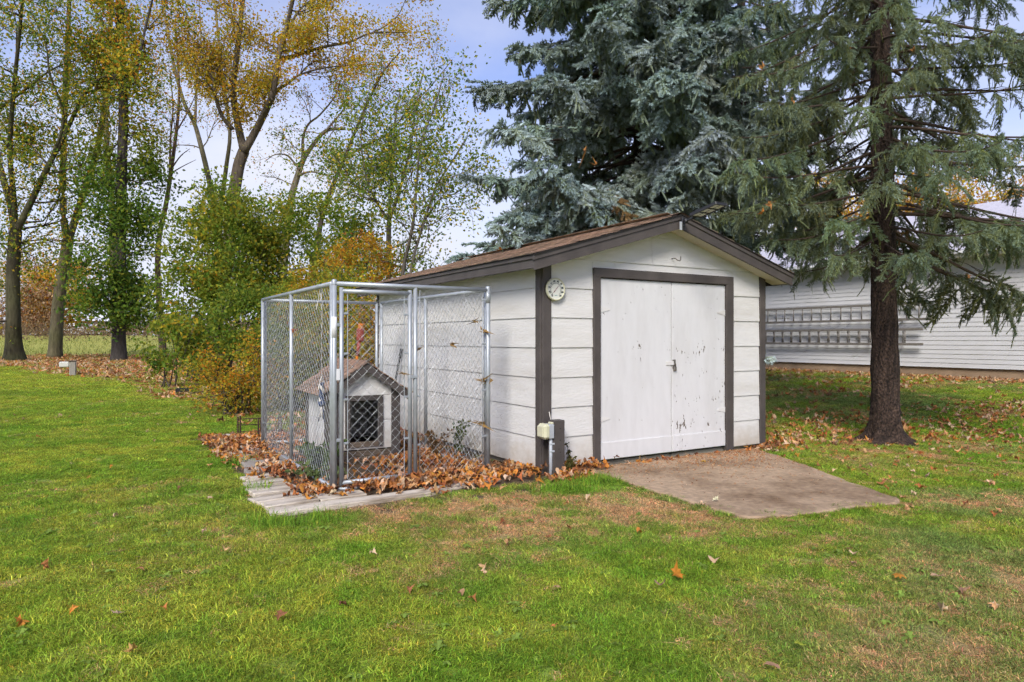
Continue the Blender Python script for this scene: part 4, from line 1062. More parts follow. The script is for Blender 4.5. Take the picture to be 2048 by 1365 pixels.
# ------------------------------------------------------------------ shrubs
def shrub(seed, name, label, cx, cy, Z, rx, ry, rz, ncl, per, size, spec, stems=9, bark=(.075, .06, .045), sig=.16, group=None, gap=.42, cat='shrub', base=None, shell=.55):
    r = np.random.default_rng(seed); c = P(cx, cy, Z)
    bx_, by_ = (c[0], Z) if base is None else base; bz = float(ground_z(bx_, by_)); b = A(bx_, by_, bz)
    d = nrm(r.normal(0, 1, (ncl * 3, 3))); rad = r.uniform(shell, 1.0, (len(d), 1)) ** .8
    lob = .72 + .5 * vnoise(d[:, 0] * 2.6 + 7 * seed, d[:, 2] * 2.6 + d[:, 1], seed)[:, None]
    pos = c + d * rad * lob * A(rx, ry, rz)
    keep = (vnoise(pos[:, 0] * 1.7 / max(rx, .5) * 1.6 + seed, pos[:, 2] * 1.7 / max(rz, .5) * 1.6, seed + 3) > gap * .75) & (pos[:, 2] > bz + .08)
    pos = pos[keep][:ncl]
    tr = Tree(seed, bark)
    for k in range(stems):
        e = pos[r.integers(len(pos))]; s0 = b + A(r.normal(0, .12), r.normal(0, .12), -.03); md = s0 + (e - s0) * .5 + A(*(r.normal(0, .12 * rx, 2)), .12 * rz)
        tr.limb3(np.array([s0, s0 + (md - s0) * .5 + A(0, 0, .1 * rz), md, e]), .012 + .012 * rx, .006, 6)
    for e in pos[::2]:
        d0 = nrm(r.normal(0, 1, 3) + A(0, 0, .4)); tr.tw.tube([e - d0 * .3 * rx ** .5, e, e + d0 * .22 * rx ** .5], [.008, .006, .003], 3, False, A(*bark))
    pp = np.repeat(pos, per, 0) + r.normal(0, 1, (len(pos) * per, 3)) * sig * A(1.15, 1.15, .8)
    pp = pp[pp[:, 2] > bz + .02]
    m = MB(); cl = vnoise(pp[:, 0] * 1.6 + seed, pp[:, 2] * 1.6, seed + 5)[:, None]
    sp = spec if isinstance(spec, tuple) else (spec, spec)
    kk = sstep(.3, .7, cl); col = palette(sp[0], len(pp), r) * (1 - kk) + palette(sp[1], len(pp), r) * kk
    kites(m, pp, size * r.uniform(.55, 1.3, len(pp)), col, r)
    return tr.build(name, label, cat, b, m, group)
GREEN = dict(dg=1.5, g=7, yg=5); YG = dict(g=3, yg=7, y=2.5); ORNG = dict(y=4, o=5, yg=3, b=1); YEL = dict(y=4, yg=5, g=2, o=1.5)
shrub(201, 'dense_shrub', 'tall dense green shrub left of the kennel', 450, 560, 23, 2.35, 1.9, 3.1, 330, 52, .13, (GREEN, YG), 12, sig=.24, gap=.52)
shrub(202, 'dense_shrub', 'broad green shrub rising above the kennel top rail', 590, 520, 25, 2.4, 1.9, 2.9, 280, 48, .135, (YG, GREEN), 10, sig=.26, gap=.54)
shrub(203, 'dense_shrub', 'green shrub with drooping low branches near the dark trunk', 388, 615, 21, 1.15, 1.0, 1.7, 80, 52, .135, (GREEN, dict(g=4, yg=5, y=1, o=.4)), 8, sig=.22, gap=.55)
shrub(204, 'leafy_shrub', 'low sparse leafy shrub arching over the fallen leaves', 338, 690, 18.5, .85, .7, .75, 22, 46, .135, (GREEN, YG), 6, sig=.15, gap=.42)
shrub(205, 'leafy_shrub', 'yellow green shrub in front of the small green tree', 690, 530, 24, 1.4, 1.2, 2.3, 120, 60, .12, (YG, GREEN), 7, sig=.24, gap=.4)
shrub(206, 'orange_shrub', 'orange leaved tree crown behind the shed rear corner', 722, 545, 19.5, 1.0, .7, 1.15, 100, 48, .085, (ORNG, dict(o=5, r=1.5, y=3)), 7, sig=.17, gap=.40)
shrub(207, 'yellow_shrub', 'low yellow and orange bush at the kennel rear corner', 474, 752, 12.0, .86, .6, .80, 105, 46, .052, (dict(y=4, o=5, yg=4, b=.6), YEL), 18, sig=.11, gap=.52, shell=.2)
shrub(208, 'yellow_shrub', 'yellowing bush seen through the kennel left side mesh', 585, 720, 12.6, .85, .7, 1.05, 150, 62, .060, (YEL, GREEN), 14, sig=.11, gap=.32, shell=.35)
shrub(209, 'yellow_shrub', 'green and yellow bush seen through the kennel rear mesh', 690, 680, 13.4, .95, .7, 1.25, 170, 62, .062, (YG, YEL), 14, sig=.12, gap=.30, shell=.35)
shrub(210, 'yellow_shrub', 'orange tinged bush above the dog house roof', 640, 640, 14.6, .9, .8, 1.2, 110, 60, .065, (dict(y=3, o=3, yg=3), YG), 10, sig=.13, gap=.36, shell=.35)
shrub(211, 'yellow_shrub', 'slim yellow bush against the shed rear corner', 742, 690, 12.6, .35, .4, 1.1, 60, 56, .058, (YEL, ORNG), 7, sig=.10, gap=.3, shell=.3)
shrub(212, 'dense_shrub', 'dark green shrub low behind the yellow kennel bush', 520, 650, 19, 1.3, 1.0, 1.2, 110, 60, .11, (GREEN, GREEN), 7, sig=.2, gap=.34)
# far trees
GRF = 'autumn trees far behind the yard'
shrub(220, 'far_tree', 'golden orange tree far across the field at left', 125, 585, 82, 4.4, 3, 4.2, 170, 40, .38, (dict(o=4, y=4, t=2), dict(o=3, y=5, t=2)), 7, sig=.55, group=GRF, cat='tree')
shrub(221, 'far_tree', 'brownish bare tree far across the field at left edge', 40, 590, 88, 5.5, 3, 5, 150, 36, .32, (dict(b=2, t=5, r=1), dict(t=5, b=1, o=1)), 10, sig=.7, group=GRF, cat='tree')
shrub(222, 'far_tree', 'reddish brown tree beside the golden far tree', 75, 610, 78, 2.8, 2, 2.8, 90, 36, .3, (dict(b=2, r=1, t=4), dict(b=2, t=4, o=1)), 7, sig=.5, group=GRF, cat='tree')
for q, (x_, y_, z_, rx_, lab) in enumerate(((1690, 415, 44, 3.6, 'golden tree behind the garage roof at its left'), (1850, 420, 46, 4.2, 'golden tree behind the middle of the garage roof'), (2010, 400, 42, 3.8, 'golden tree behind the garage roof at right edge'))):
    shrub(225 + q, 'far_tree', lab, x_, y_, z_, rx_, 3, 2.9, 120, 40, .24, (dict(o=4, y=4, t=4), dict(y=5, t=3, o=2)), 8, sig=.5, group='golden trees behind the garage', cat='tree', shell=.3)
for q, (x_, z_) in enumerate(((205, 150),)):
    r = np.random.default_rng(77); b = P(x_, 660, z_); b[2] = 1.75
    t = Tree(400, BK_DARK); t.limb3(np.array([b, b + A(0, 0, 2.5), b + A(0, 0, 5.4)]), .2, .03, 6)
    h = r.uniform(0, 1, 900); an = r.uniform(0, 2 * pi, 900); rad = (1 - h) * 1.7 * r.uniform(.4, 1, 900)
    m = MB(); kites(m, b + np.stack([rad * np.cos(an), rad * np.sin(an), .6 + h * 4.9], 1), .5, palette(dict(dg=3, g=1), 900, r), r, up=1)
    t.build('far_conifer', 'small dark conifer beyond the far house', 'tree', b, m)


# ------------------------------------------------------------------ spruces
def needles(m, p, d, L, k, nl, nw, col, rng, core=0.0):
    """bottle-brush of k needles round each shoot segment; p,d (n,3); L (n,)"""
    n = len(p); p = np.repeat(p, k, 0); d = np.repeat(d, k, 0); L = np.repeat(L, k); nl = np.repeat(nl, k) * rng.uniform(.75, 1.2, n * k)
    u = rng.uniform(0, 1, n * k); q = p + d * (L * u)[:, None]
    rd = rng.normal(0, 1, (n * k, 3)); rd = nrm(rd - d * (rd * d).sum(1, keepdims=True)); rd[:, 2] += .15
    nd = nrm(d * .62 + rd * .85); sd = nrm(np.cross(nd, rng.normal(0, 1, (n * k, 3)))) * nw
    v = np.stack([q - sd, q + sd, q + nd * nl[:, None]], 1).reshape(-1, 3)
    if core:                                              # the dense heart of each shoot
        p1, d1, L1 = p[::k], d[::k], L[::k]; a1 = nrm(np.cross(d1, rng.normal(0, 1, d1.shape))); b1 = np.cross(d1, a1); ra = core * rng.uniform(.7, 1.2, (len(p1), 1))
        ring = [a1 * ra, (-.5 * a1 + .866 * b1) * ra, (-.5 * a1 - .866 * b1) * ra]; e1 = p1 + d1 * L1[:, None] * 1.04
        vv = np.stack([p1 + ring[0], p1 + ring[1], p1 + ring[2], e1 + ring[0] * .7, e1 + ring[1] * .7, e1 + ring[2] * .7, e1 + d1 * .012], 1).reshape(-1, 3); k7 = np.arange(len(p1))[:, None] * 7
        tt = np.concatenate([k7 + np.array([[a, b, c]]) for a, b, c in ((0, 1, 4), (0, 4, 3), (1, 2, 5), (1, 5, 4), (2, 0, 3), (2, 3, 5), (3, 4, 6), (4, 5, 6), (5, 3, 6))])
        m.add(vv, None, tt, np.repeat(col, 7, 0))
    m.add(v, None, np.arange(n * k * 3).reshape(-1, 3), np.repeat(np.repeat(col, k, 0) * rng.uniform(.85, 1.15, (n * k, 1)), 3, 0))
M_SPRAY = leafmat('spruce_spray', .12, .6, 'tint', 'INSTANCER', rnd=1)
def spray(seed, L, droop, nsub, lsub, nl, core, k, old, name, first=.0):
    """one needled side branch along +x: axis and alternate shoots; colour = multiplier on the tree's tip colour"""
    r = np.random.default_rng(seed); sp, sd_, sl, sc = [], [], [], []
    n = 8; pts = [A(0, 0, 0)]; d = A(1, 0, .08)
    for q in range(n):
        d = nrm(d + A(0, r.normal(0, .05), -droop * .22 + (.10 * droop if q > n - 3 else 0))); pts.append(pts[-1] + d * L / n)
    old = A(*old)
    def seg(a, b, age):
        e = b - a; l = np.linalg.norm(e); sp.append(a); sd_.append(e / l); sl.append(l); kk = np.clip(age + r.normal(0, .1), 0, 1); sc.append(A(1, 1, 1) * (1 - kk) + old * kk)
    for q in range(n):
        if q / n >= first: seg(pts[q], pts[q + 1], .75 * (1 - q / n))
    for q in range(nsub):
        u = first + (1 - first) * (q + .5) / nsub * .97; f = u * n; k0 = min(int(f), n - 1); p0 = pts[k0] + (pts[k0 + 1] - pts[k0]) * (f - k0); ax = nrm(pts[k0 + 1] - pts[k0])
        for sg in (-1, 1):
            if r.uniform() < .12: continue
            an = radians(r.uniform(35, 62)); l = lsub * (1.12 - u * .72) * r.uniform(.65, 1.2)
            dd = nrm(ax * cos(an) + A(0, sg, 0) * sin(an) + A(0, 0, r.normal(.06, .34) - .16 * droop)); q1 = p0 + dd * l * .34; d2 = nrm(dd + A(0, 0, -.18 * droop)); q2 = q1 + d2 * l * .33; d3 = nrm(d2 + A(0, 0, -.22 * droop + .06)); q3 = q2 + d3 * l * .33
            seg(p0, q1, .75); seg(q1, q2, .42); seg(q2, q3, .05)
            for sg2 in (-1, 1):
                if l > .11 and r.uniform() < .75:
                    pv = nrm(np.cross(dd, A(0, 0, 1))) * sg2; d4 = nrm(dd * .75 + pv * .6 + A(0, 0, -.12 * droop)); seg(q1, q1 + d4 * l * .40, .25)
        if r.uniform() < .35 * droop:                         # hanging twiglet
            e = p0 + A(r.normal(0, .02), r.normal(0, .02), -.10 - .14 * r.uniform()); md = (p0 + e) / 2 + A(r.normal(0, .01), r.normal(0, .01), 0); seg(p0, md, .95); seg(md, e, .7)
    m = MB(); needles(m, np.array(sp), np.array(sd_), np.array(sl), k, np.full(len(sp), nl), .0016, np.array(sc), r, core)
    return m.mesh(name, M_SPRAY)
def eul(ex, up):
    """euler angles of frames whose x axis is ex and whose z axis leans to up"""
    ey = nrm(np.cross(up, ex)); ez = np.cross(ex, ey)
    return np.stack([np.arctan2(ey[:, 2], ez[:, 2]), -np.arcsin(np.clip(ex[:, 2], -1, 1)), np.arctan2(ex[:, 1], ex[:, 0])], 1)

def spruce(seed, name, label, base, H, r0, z_lo, z_full, nfull, nhi, tip, sprays, hang, bare, dens, Lfun, lean=(0, 0), bark=(.040, .026, .019)):
    r = np.random.default_rng(seed); t = thing(name, label, 'tree', base, 0, 'spruces beside the shed')
    n = 30; nz = 90; zz_ = np.r_[np.linspace(-.06, .5, 18), np.linspace(.54, H, nz - 18)]; th_ = np.arange(n) * 2 * pi / n
    rad = r0 * (1 - zz_ / H * .93).clip(.03) * (1 + .70 * np.exp(-np.clip(zz_, 0, None) / .15) + .55 * np.exp(-np.clip(zz_, 0, None) / .05))
    lob = 1 + .30 * np.exp(-np.clip(zz_, 0, None) / .16)[:, None] * np.sin(th_ * 5 + 1)[None] + .08 * (vnoise(th_[None] * 5.1 + 0 * zz_[:, None], zz_[:, None] * 9 + 0 * th_[None], seed) - .5) + .035 * r.normal(0, 1, (len(zz_), n))
    v = np.stack([(lean[0] * zz_)[:, None] + rad[:, None] * lob * np.cos(th_), (lean[1] * zz_)[:, None] + rad[:, None] * lob * np.sin(th_), np.repeat(zz_[:, None], n, 1)], -1).reshape(-1, 3)
    i = np.arange(len(zz_) - 1)[:, None] * n; j = np.arange(n)[None]
    q = np.stack([i + j, i + (j + 1) % n, i + n + (j + 1) % n, i + n + j], -1).reshape(-1, 4)
    MB().add(v, q, None, A(*bark) * r.uniform(.5, 1.8, (len(v), 1))).build('trunk', M_SBARK, t, True)
    Wd = MB(); pos, ex, sc, ix, tn = [], [], [], [], []
    tip = A(*tip); twc = A(.075, .052, .037); nv = len(sprays)
    for ib in range(nfull + nhi):
        if ib < nfull: z = z_lo + (z_full - z_lo) * ((ib + r.uniform(-.45, .45)) / nfull); dn = dens
        else: z = z_full + (H * .93 - z_full) * ((ib - nfull) / nhi); dn = dens * .6
        az = ib * 2.39996 + r.normal(0, .35); L = Lfun(z, az) * r.uniform(.70, 1.10)
        if L < .4: continue
        hd = A(cos(az), sin(az), 0); sdh = A(-sin(az), cos(az), 0); s = np.linspace(0, 1, 13); cv = r.normal(0, .07); pitch = r.uniform(-.02, .22) - .20 * (1 - z / H)
        bp = A(lean[0] * z, lean[1] * z, z) + np.outer(s * L, hd) + np.outer(cv * L * s ** 2, sdh) + np.outer(L * (pitch * s - (.36 + .12 * hang) * s ** 1.6 + .28 * s ** 3.2), A(0, 0, 1))
        Wd.tube(bp, np.linspace(.008 + .0075 * L, .005, 13), 5, False, twc)
        ct = tip * r.uniform(.82, 1.16) * r.uniform(.95, 1.05, 3); dead = r.uniform() < bare * .2
        nl = int(L * dn) + 2
        for il in range(nl):
            u = .12 + .87 * ((il + r.uniform(0, 1)) / nl) ** .8; f = u * 12; k0 = min(int(f), 11); p0 = bp[k0] + (bp[k0 + 1] - bp[k0]) * (f - k0); bd = nrm(bp[k0 + 1] - bp[k0])
            ll = (.24 + .16 * L * (1 - abs(u - .45) ** 1.4) * (1.15 - u * .55)) * r.uniform(.55, 1.3); an = radians(r.uniform(25, 72)); sg = 1 if il % 2 else -1
            e = nrm(bd * cos(an) + sdh * sg * sin(an) + A(0, 0, r.uniform(-.30, .10) - .18 * hang * (u < .8)))
            if u < .18 + .34 * bare and r.uniform() < .85 or (dead and u < .75):
                if r.uniform() < .6:                             # bare inner twig
                    q1 = p0 + e * ll * .5 + r.normal(0, .02, 3); Wd.tube([p0, q1, q1 + nrm(e + A(0, 0, -.5 * hang)) * ll * .4], [.005, .004, .002], 3, False, twc)
                    for _ in range(2): Wd.tube([q1, q1 + nrm(e + r.normal(0, .6, 3)) * ll * .35], [.003, .0015], 3, False, twc)
                continue
            pos.append(p0); ex.append(e); sc.append(ll / .45); ix.append(r.integers(nv)); c = ct * r.uniform(.85, 1.15)
            if r.uniform() < .005: c = A(.22, .13, .06)
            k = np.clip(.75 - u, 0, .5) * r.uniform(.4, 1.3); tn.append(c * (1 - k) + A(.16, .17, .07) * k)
        pos.append(bp[11]); ex.append(nrm(bp[12] - bp[10])); sc.append(.85); ix.append(r.integers(nv)); tn.append(ct)
    pos, ex = np.array(pos), np.array(ex); n = len(pos); up = A(0, 0, 1) + r.normal(0, .38, (n, 3))
    tag(Wd.build('branches', M_TWIG, t, True), kind='stuff')
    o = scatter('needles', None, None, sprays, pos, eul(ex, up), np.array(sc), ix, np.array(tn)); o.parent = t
    print(name, 'sprays', n)
    return t
BL_S = [spray(11 + q, .45, .25 + .3 * (q % 3), 11, .145, .027, .0125, 30, (.50, .48, .22), 'spruce_spray') for q in range(9)]
GR_S = [spray(31 + q, .45, .4 + .35 * (q % 3), 12, .105, .021, .0055, 22, (.86, .72, .26), 'spruce_spray', .10) for q in range(9)]
SPA = P(1283, 800, 12.5); SPB = GP(1772, 886)
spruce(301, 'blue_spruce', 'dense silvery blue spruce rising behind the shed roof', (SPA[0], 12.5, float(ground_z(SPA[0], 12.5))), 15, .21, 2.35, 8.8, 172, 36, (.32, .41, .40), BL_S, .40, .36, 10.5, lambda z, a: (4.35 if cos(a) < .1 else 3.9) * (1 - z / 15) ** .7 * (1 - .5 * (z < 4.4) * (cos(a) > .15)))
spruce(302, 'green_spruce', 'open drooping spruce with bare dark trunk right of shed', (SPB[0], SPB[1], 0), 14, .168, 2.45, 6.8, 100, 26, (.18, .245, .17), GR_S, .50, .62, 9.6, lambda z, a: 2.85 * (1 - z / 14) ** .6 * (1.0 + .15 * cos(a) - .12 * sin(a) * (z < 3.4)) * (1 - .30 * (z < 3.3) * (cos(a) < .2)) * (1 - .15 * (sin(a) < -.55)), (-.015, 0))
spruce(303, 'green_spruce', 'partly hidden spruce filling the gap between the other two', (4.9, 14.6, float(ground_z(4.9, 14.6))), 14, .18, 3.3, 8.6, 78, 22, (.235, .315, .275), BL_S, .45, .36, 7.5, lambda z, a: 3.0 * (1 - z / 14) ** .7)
# ------------------------------------------------------------------ grass
def blades(seed, n, R, h0, h1, wid, lean, name):
    """clump of n grass blades inside radius R"""
    r = np.random.default_rng(seed); m = MB()
    rr = R * r.uniform(0, 1, n) ** .62; an = r.uniform(0, 2 * pi, n); b = np.stack([rr * np.cos(an), rr * np.sin(an), np.full(n, -.004)], 1)
    h = r.uniform(h0, h1, n); la = r.uniform(0, 2 * pi, n); ln = np.abs(r.normal(0, lean, n)); dl = np.stack([np.cos(la), np.sin(la), 0 * la], 1)
    sd = np.stack([-np.sin(la), np.cos(la), 0 * la], 1); rt = r.uniform(0, 2 * pi, n); sd = sd * np.cos(rt)[:, None] * .7 + np.stack([np.cos(rt), np.sin(rt), 0 * rt], 1) * .7; sd = nrm(sd) * (wid * r.uniform(.7, 1.2, n))[:, None]
    up = A(0, 0, 1); mid = b + up * (h * .55)[:, None] + dl * (h * ln * .35)[:, None]; tip = b + up * (h * (1 - .35 * np.minimum(ln, 1.6)))[:, None] + dl * (h * ln)[:, None]
    v = np.stack([b - sd, b + sd, mid - sd * .8, mid + sd * .8, tip], 1).reshape(-1, 3)
    k = np.arange(n)[:, None] * 5
    q = (k + np.array([[0, 1, 3, 2]])); t = (k + np.array([[2, 3, 4]]))
    c = r.uniform(.5, 1.75, (n, 1)) * np.array([[1, 1, 1]]) * r.uniform(.9, 1.1, (n, 3))
    yl = (r.uniform(0, 1, (n, 1)) < .10); c = np.where(yl, c * A(1.7, 1.15, 1.4), c)
    m.add(v, q, t, np.repeat(c, 5, 0)); return m.mesh(name, M_GRASS)
def rosette(seed, n, L, wid, name):
    r = np.random.default_rng(seed); m = MB()
    for k in range(n):
        an = 2 * pi * k / n + r.normal(0, .3); d = A(cos(an), sin(an), 0); s = A(-sin(an), cos(an), 0); l = L * r.uniform(.6, 1.2); w_ = wid * r.uniform(.7, 1.2); e = r.uniform(.1, .6)
        p = [A(0, 0, .01), d * l * .45 + A(0, 0, l * .45 * e + .015), d * l + A(0, 0, l * (.4 * e - .1) + .012)]
        v = [p[0] - s * w_ * .2, p[0] + s * w_ * .2, p[1] - s * w_, p[1] + s * w_, p[1] * .4 + p[2] * .6 - s * w_ * .8, p[1] * .4 + p[2] * .6 + s * w_ * .8, p[2]]
        m.add(v, [(0, 1, 3, 2), (2, 3, 5, 4)], [(4, 5, 6)], np.tile(r.uniform(.8, 1.25) * A(1, 1, 1), (7, 1)))
    return m.mesh(name, M_GRASS)
CL = [blades(1, 190, .095, .012, .038, .0019, .9, 'turf'), blades(2, 190, .095, .012, .042, .0019, 1.3, 'turf'), blades(3, 180, .095, .010, .036, .0021, 1.6, 'turf'), blades(4, 180, .095, .014, .054, .0020, 1.0, 'turf'),
      blades(5, 150, .095, .012, .030, .0019, 1.8, 'thatch'), blades(6, 140, .095, .010, .024, .0021, 2.2, 'thatch'),
      rosette(7, 6, .034, .007, 'weed'), rosette(8, 8, .028, .008, 'weed'), rosette(9, 5, .045, .009, 'weed'), blades(10, 40, .11, .05, .16, .0022, .5, 'tall_turf')]

rg = np.random.default_rng(21)
def sector(z0, z1, dens, half=.80):
    n = int(half * (z1 ** 2 - z0 ** 2) * dens); y = np.sqrt(rg.uniform(z0 ** 2, z1 ** 2, n)); return rg.uniform(-half, half, n) * y, y
PX, PY, PS = [], [], []
for z0, z1, dn, sc in ((2.2, 5.2, 290, 1.0), (5.2, 9.5, 190, 1.15), (9.5, 16, 80, 1.6), (16, 28, 26, 2.6), (28, 50, 7, 4.6)):
    x, y = sector(z0, z1, dn); PX.append(x); PY.append(y); PS.append(np.full(len(x), sc))
x = np.concatenate(PX); y = np.concatenate(PY); sc = np.concatenate(PS)
def in_poly(px, py, poly):
    c = np.zeros(len(px), bool); q = np.array(poly)
    for k in range(len(q)):
        (x0, y0), (x1, y1) = q[k], q[(k + 1) % len(q)]
        if y0 == y1: continue
        c ^= ((y0 > py) != (y1 > py)) & (px < (x1 - x0) * (py - y0) / (y1 - y0) + x0)
    return c
sa, sb = loc_of(x, y, SH); ka, kb = loc_of(x, y, KN); gd = -((x - GA[0]) * U[0] + (y - GA[1]) * U[1])
keep = ~((sa > -.05) & (sa < W + .05) & (sb > -.12) & (sb < D + .1)) & ~in_poly(x, y, [tuple(A(2.15, 6.5) + (A(*p) - A(2.15, 6.5)) * (.965 + .05 * rg.uniform())) for p in pad0])
kenz = (ka > -.62) & (ka < 2.05) & (kb > -.62) & (kb < 4.3)
keep &= ~kenz & (gd > .12)
bare = vnoise(x * 3.3, y * 3.3, 91) > .93
keep &= ~(bare & (y < 9) & (rg.uniform(0, 1, len(x)) < .7))
path_zone = in_poly(x, y, [GP(*q)[:2] for q in ((455, 872), (545, 1042), (900, 990), (780, 960), (560, 860))]); keep &= ~path_zone
dirt = np.exp(-((x + 2.15) / .35) ** 2 - ((y - 6.0) / .45) ** 2) + np.exp(-((x + 3.6) / .5) ** 2 - ((y - 8.9) / .35) ** 2); keep &= rg.uniform(0, 1, len(x)) > .75 * dirt
x, y, sc = x[keep], y[keep], sc[keep]
g, dry, brn, n3 = lawn(x, y); lt = litter(x, y)
thin = rg.uniform(0, 1, len(x)) > .55 * lt * (y > 9); x, y, sc, g, dry, lt, n3 = x[thin], y[thin], sc[thin], g[thin], dry[thin], lt[thin], n3[thin]
n = len(x); isdry = rg.uniform(0, 1, n) < dry * .92
col = g * rg.uniform(.78, 1.25, (n, 1)) * rg.uniform(.93, 1.07, (n, 3))
k = (lt * .35 * (y > 9))[:, None]; col = col * (1 - k) + A(.25, .20, .07) * k
col[isdry] = (brn * rg.uniform(.7, 1.35, (n, 1)))[isdry]; col = col * (1 - .3 * dry[:, None]) + brn * .3 * dry[:, None]
idx = rg.integers(0, 4, n); idx[isdry] = rg.integers(4, 6, isdry.sum())
wd = (rg.uniform(0, 1, n) < np.where(y < 9.5, .035 + .05 * sstep(.55, .75, vnoise(x * 1.3, y * 1.3, 61)) * 1.0, .0)); idx[wd] = rg.integers(6, 9, wd.sum()); col[wd] = (A(.20, .29, .05) * rg.uniform(.75, 1.35, (n, 1)))[wd]
hz_ = (.50 + .62 * fbm(x * 1.6, y * 1.6, 71)) * rg.uniform(.8, 1.15, n) * np.where(y > 14, .9, 1)
s3 = np.stack([sc * rg.uniform(.85, 1.2, n), sc * rg.uniform(.85, 1.2, n), hz_ * np.sqrt(sc)], 1); s3[wd] = (rg.uniform(.6, 1.25, n))[wd, None]
rot = np.stack([rg.normal(0, .08, n), rg.normal(0, .08, n), rg.uniform(0, 2 * pi, n)], 1)
scatter('lawn_grass', 'mown lawn grass, patchy green and dry brown', 'grass', CL, np.stack([x, y, ground_z(x, y)], 1), rot, s3, idx, col)

# turf creeping over the pad's edges
ex_, ey_ = [], []
for k_ in range(9):
    a_ = A(*pad0[k_]); b_ = A(*pad0[k_ + 1]); m_ = int(np.linalg.norm(b_ - a_) / .035); u_ = rg.uniform(0, 1, m_); c_ = a_ + np.outer(u_, b_ - a_); o_ = nrm(c_ - A(2.15, 6.5)); q_ = c_ + o_ * rg.normal(.03, .05, (m_, 1)); ex_.append(q_[:, 0]); ey_.append(q_[:, 1])
ex_ = np.concatenate(ex_); ey_ = np.concatenate(ey_); n = len(ex_); g_, d_, b_, _ = lawn(ex_, ey_); kd = rg.uniform(0, 1, n) < .35
scatter('edge_grass', 'grass creeping over the edges of the concrete pad', 'grass', CL, np.stack([ex_, ey_, np.full(n, .012)], 1), np.stack([rg.normal(0, .1, n), rg.normal(0, .1, n), rg.uniform(0, 6.28, n)], 1), rg.uniform(.5, 1.05, n), np.where(kd, 4, rg.integers(0, 4, n)), np.where(kd[:, None], b_ * rg.uniform(.6, 1.1, (n, 1)), g_ * rg.uniform(.7, 1.2, (n, 1))))
# rank grass tufts: kennel edge, along the path, by the post
tx, ty = [], []
for (cx_, cy_), rr_, k_ in ((GP(1140, 985)[:2], .16, 60), (GP(1185, 968)[:2], .13, 40), (GP(470, 930)[:2], .18, 30), (GP(505, 985)[:2], .16, 30), (GP(640, 1040)[:2], .2, 26), (GP(560, 1050)[:2], .2, 24)):
    tx.append(rg.normal(cx_, rr_ * .6, k_)); ty.append(rg.normal(cy_, rr_ * .35, k_))
tx = np.concatenate(tx); ty = np.concatenate(ty); n = len(tx)
scatter('rank_grass', 'longer green grass tufts by the post and planks', 'grass', CL, np.stack([tx, ty, ground_z(tx, ty)], 1), np.stack([0 * tx, 0 * tx, rg.uniform(0, 6.28, n)], 1), rg.uniform(.7, 1.15, n), np.where(rg.uniform(0, 1, n) < .3, 3, rg.choice([9, 9, 6, 7], n)), A(.16, .29, .028) * rg.uniform(.7, 1.3, (n, 1)))

# ------------------------------------------------------------------ fallen leaves
def leaf_pts(seed, lobes):
    r = np.random.default_rng(seed)
    if lobes:
        an = np.array([0, 22, 42, 62, 85, 108, 135, 160]); rd = np.array([1.0, .52, .66, .48, .88, .45, .55, .16])
        an = np.r_[an, -an[1:][::-1]]; rd = np.r_[rd, rd[1:][::-1]]
        an = np.radians(an + r.normal(0, 3, len(an))); rd = rd * r.uniform(.88, 1.12, len(rd))
    else:
        an = np.radians(np.linspace(0, 360, 10, endpoint=False)); rd = .42 + .5 * np.abs(np.cos(an)) ** 1.5
    p = np.stack([rd * np.cos(an), rd * np.sin(an) * (1 if lobes else .8), 0 * an], 1)
    return p
def leaf_mesh(seed, lobes, curl, name, mt, col=(1, 1, 1), stem=True):
    r = np.random.default_rng(seed + 50); p = leaf_pts(seed, lobes) * .5; n = len(p)
    rr = np.linalg.norm(p, axis=1); c1, c2 = r.normal(0, abs(curl)), r.normal(0, abs(curl))
    p[:, 2] = c1 * p[:, 0] ** 2 * 2.2 + c2 * p[:, 1] ** 2 * 2.6 + curl * .35 * r.normal(0, 1, n) * rr + abs(curl) * .18 * rr
    m = MB(); v = np.vstack([[0, 0, 0], p]); t = [(0, k + 1, (k + 1) % n + 1) for k in range(n)]
    cc = np.asarray(col) * np.r_[.82, r.uniform(.8, 1.15, n)][:, None] * np.ones((1, 3)); m.add(v, None, t, cc)
    if stem:
        a = A(-.08, 0, .0); e = A(-.5, r.normal(0, .08), .04 + .2 * abs(curl)); s = A(0, .012, 0); m.add([a - s, a + s, e + s * .6, e - s * .6], [(0, 1, 2, 3)], None, np.asarray(col) * .8)
    return m.mesh(name, mt)
LV = [leaf_mesh(1, 1, .5, 'leaf', M_FALLEN), leaf_mesh(2, 1, .9, 'leaf', M_FALLEN), leaf_mesh(3, 1, 1.0, 'leaf', M_FALLEN), leaf_mesh(4, 1, -1.0, 'leaf', M_FALLEN), leaf_mesh(5, 0, .7, 'leaf', M_FALLEN), leaf_mesh(6, 1, 1.4, 'leaf', M_FALLEN)]
LC = np.array([(.50, .20, .060), (.42, .145, .045), (.56, .32, .15), (.32, .125, .05), (.60, .42, .26), (.22, .10, .05), (.54, .23, .04)])
def leafcols(n, p=None): return LC[rg.choice(len(LC), n, p=p)] * rg.uniform(.7, 1.25, (n, 1)) * rg.uniform(.93, 1.07, (n, 3))
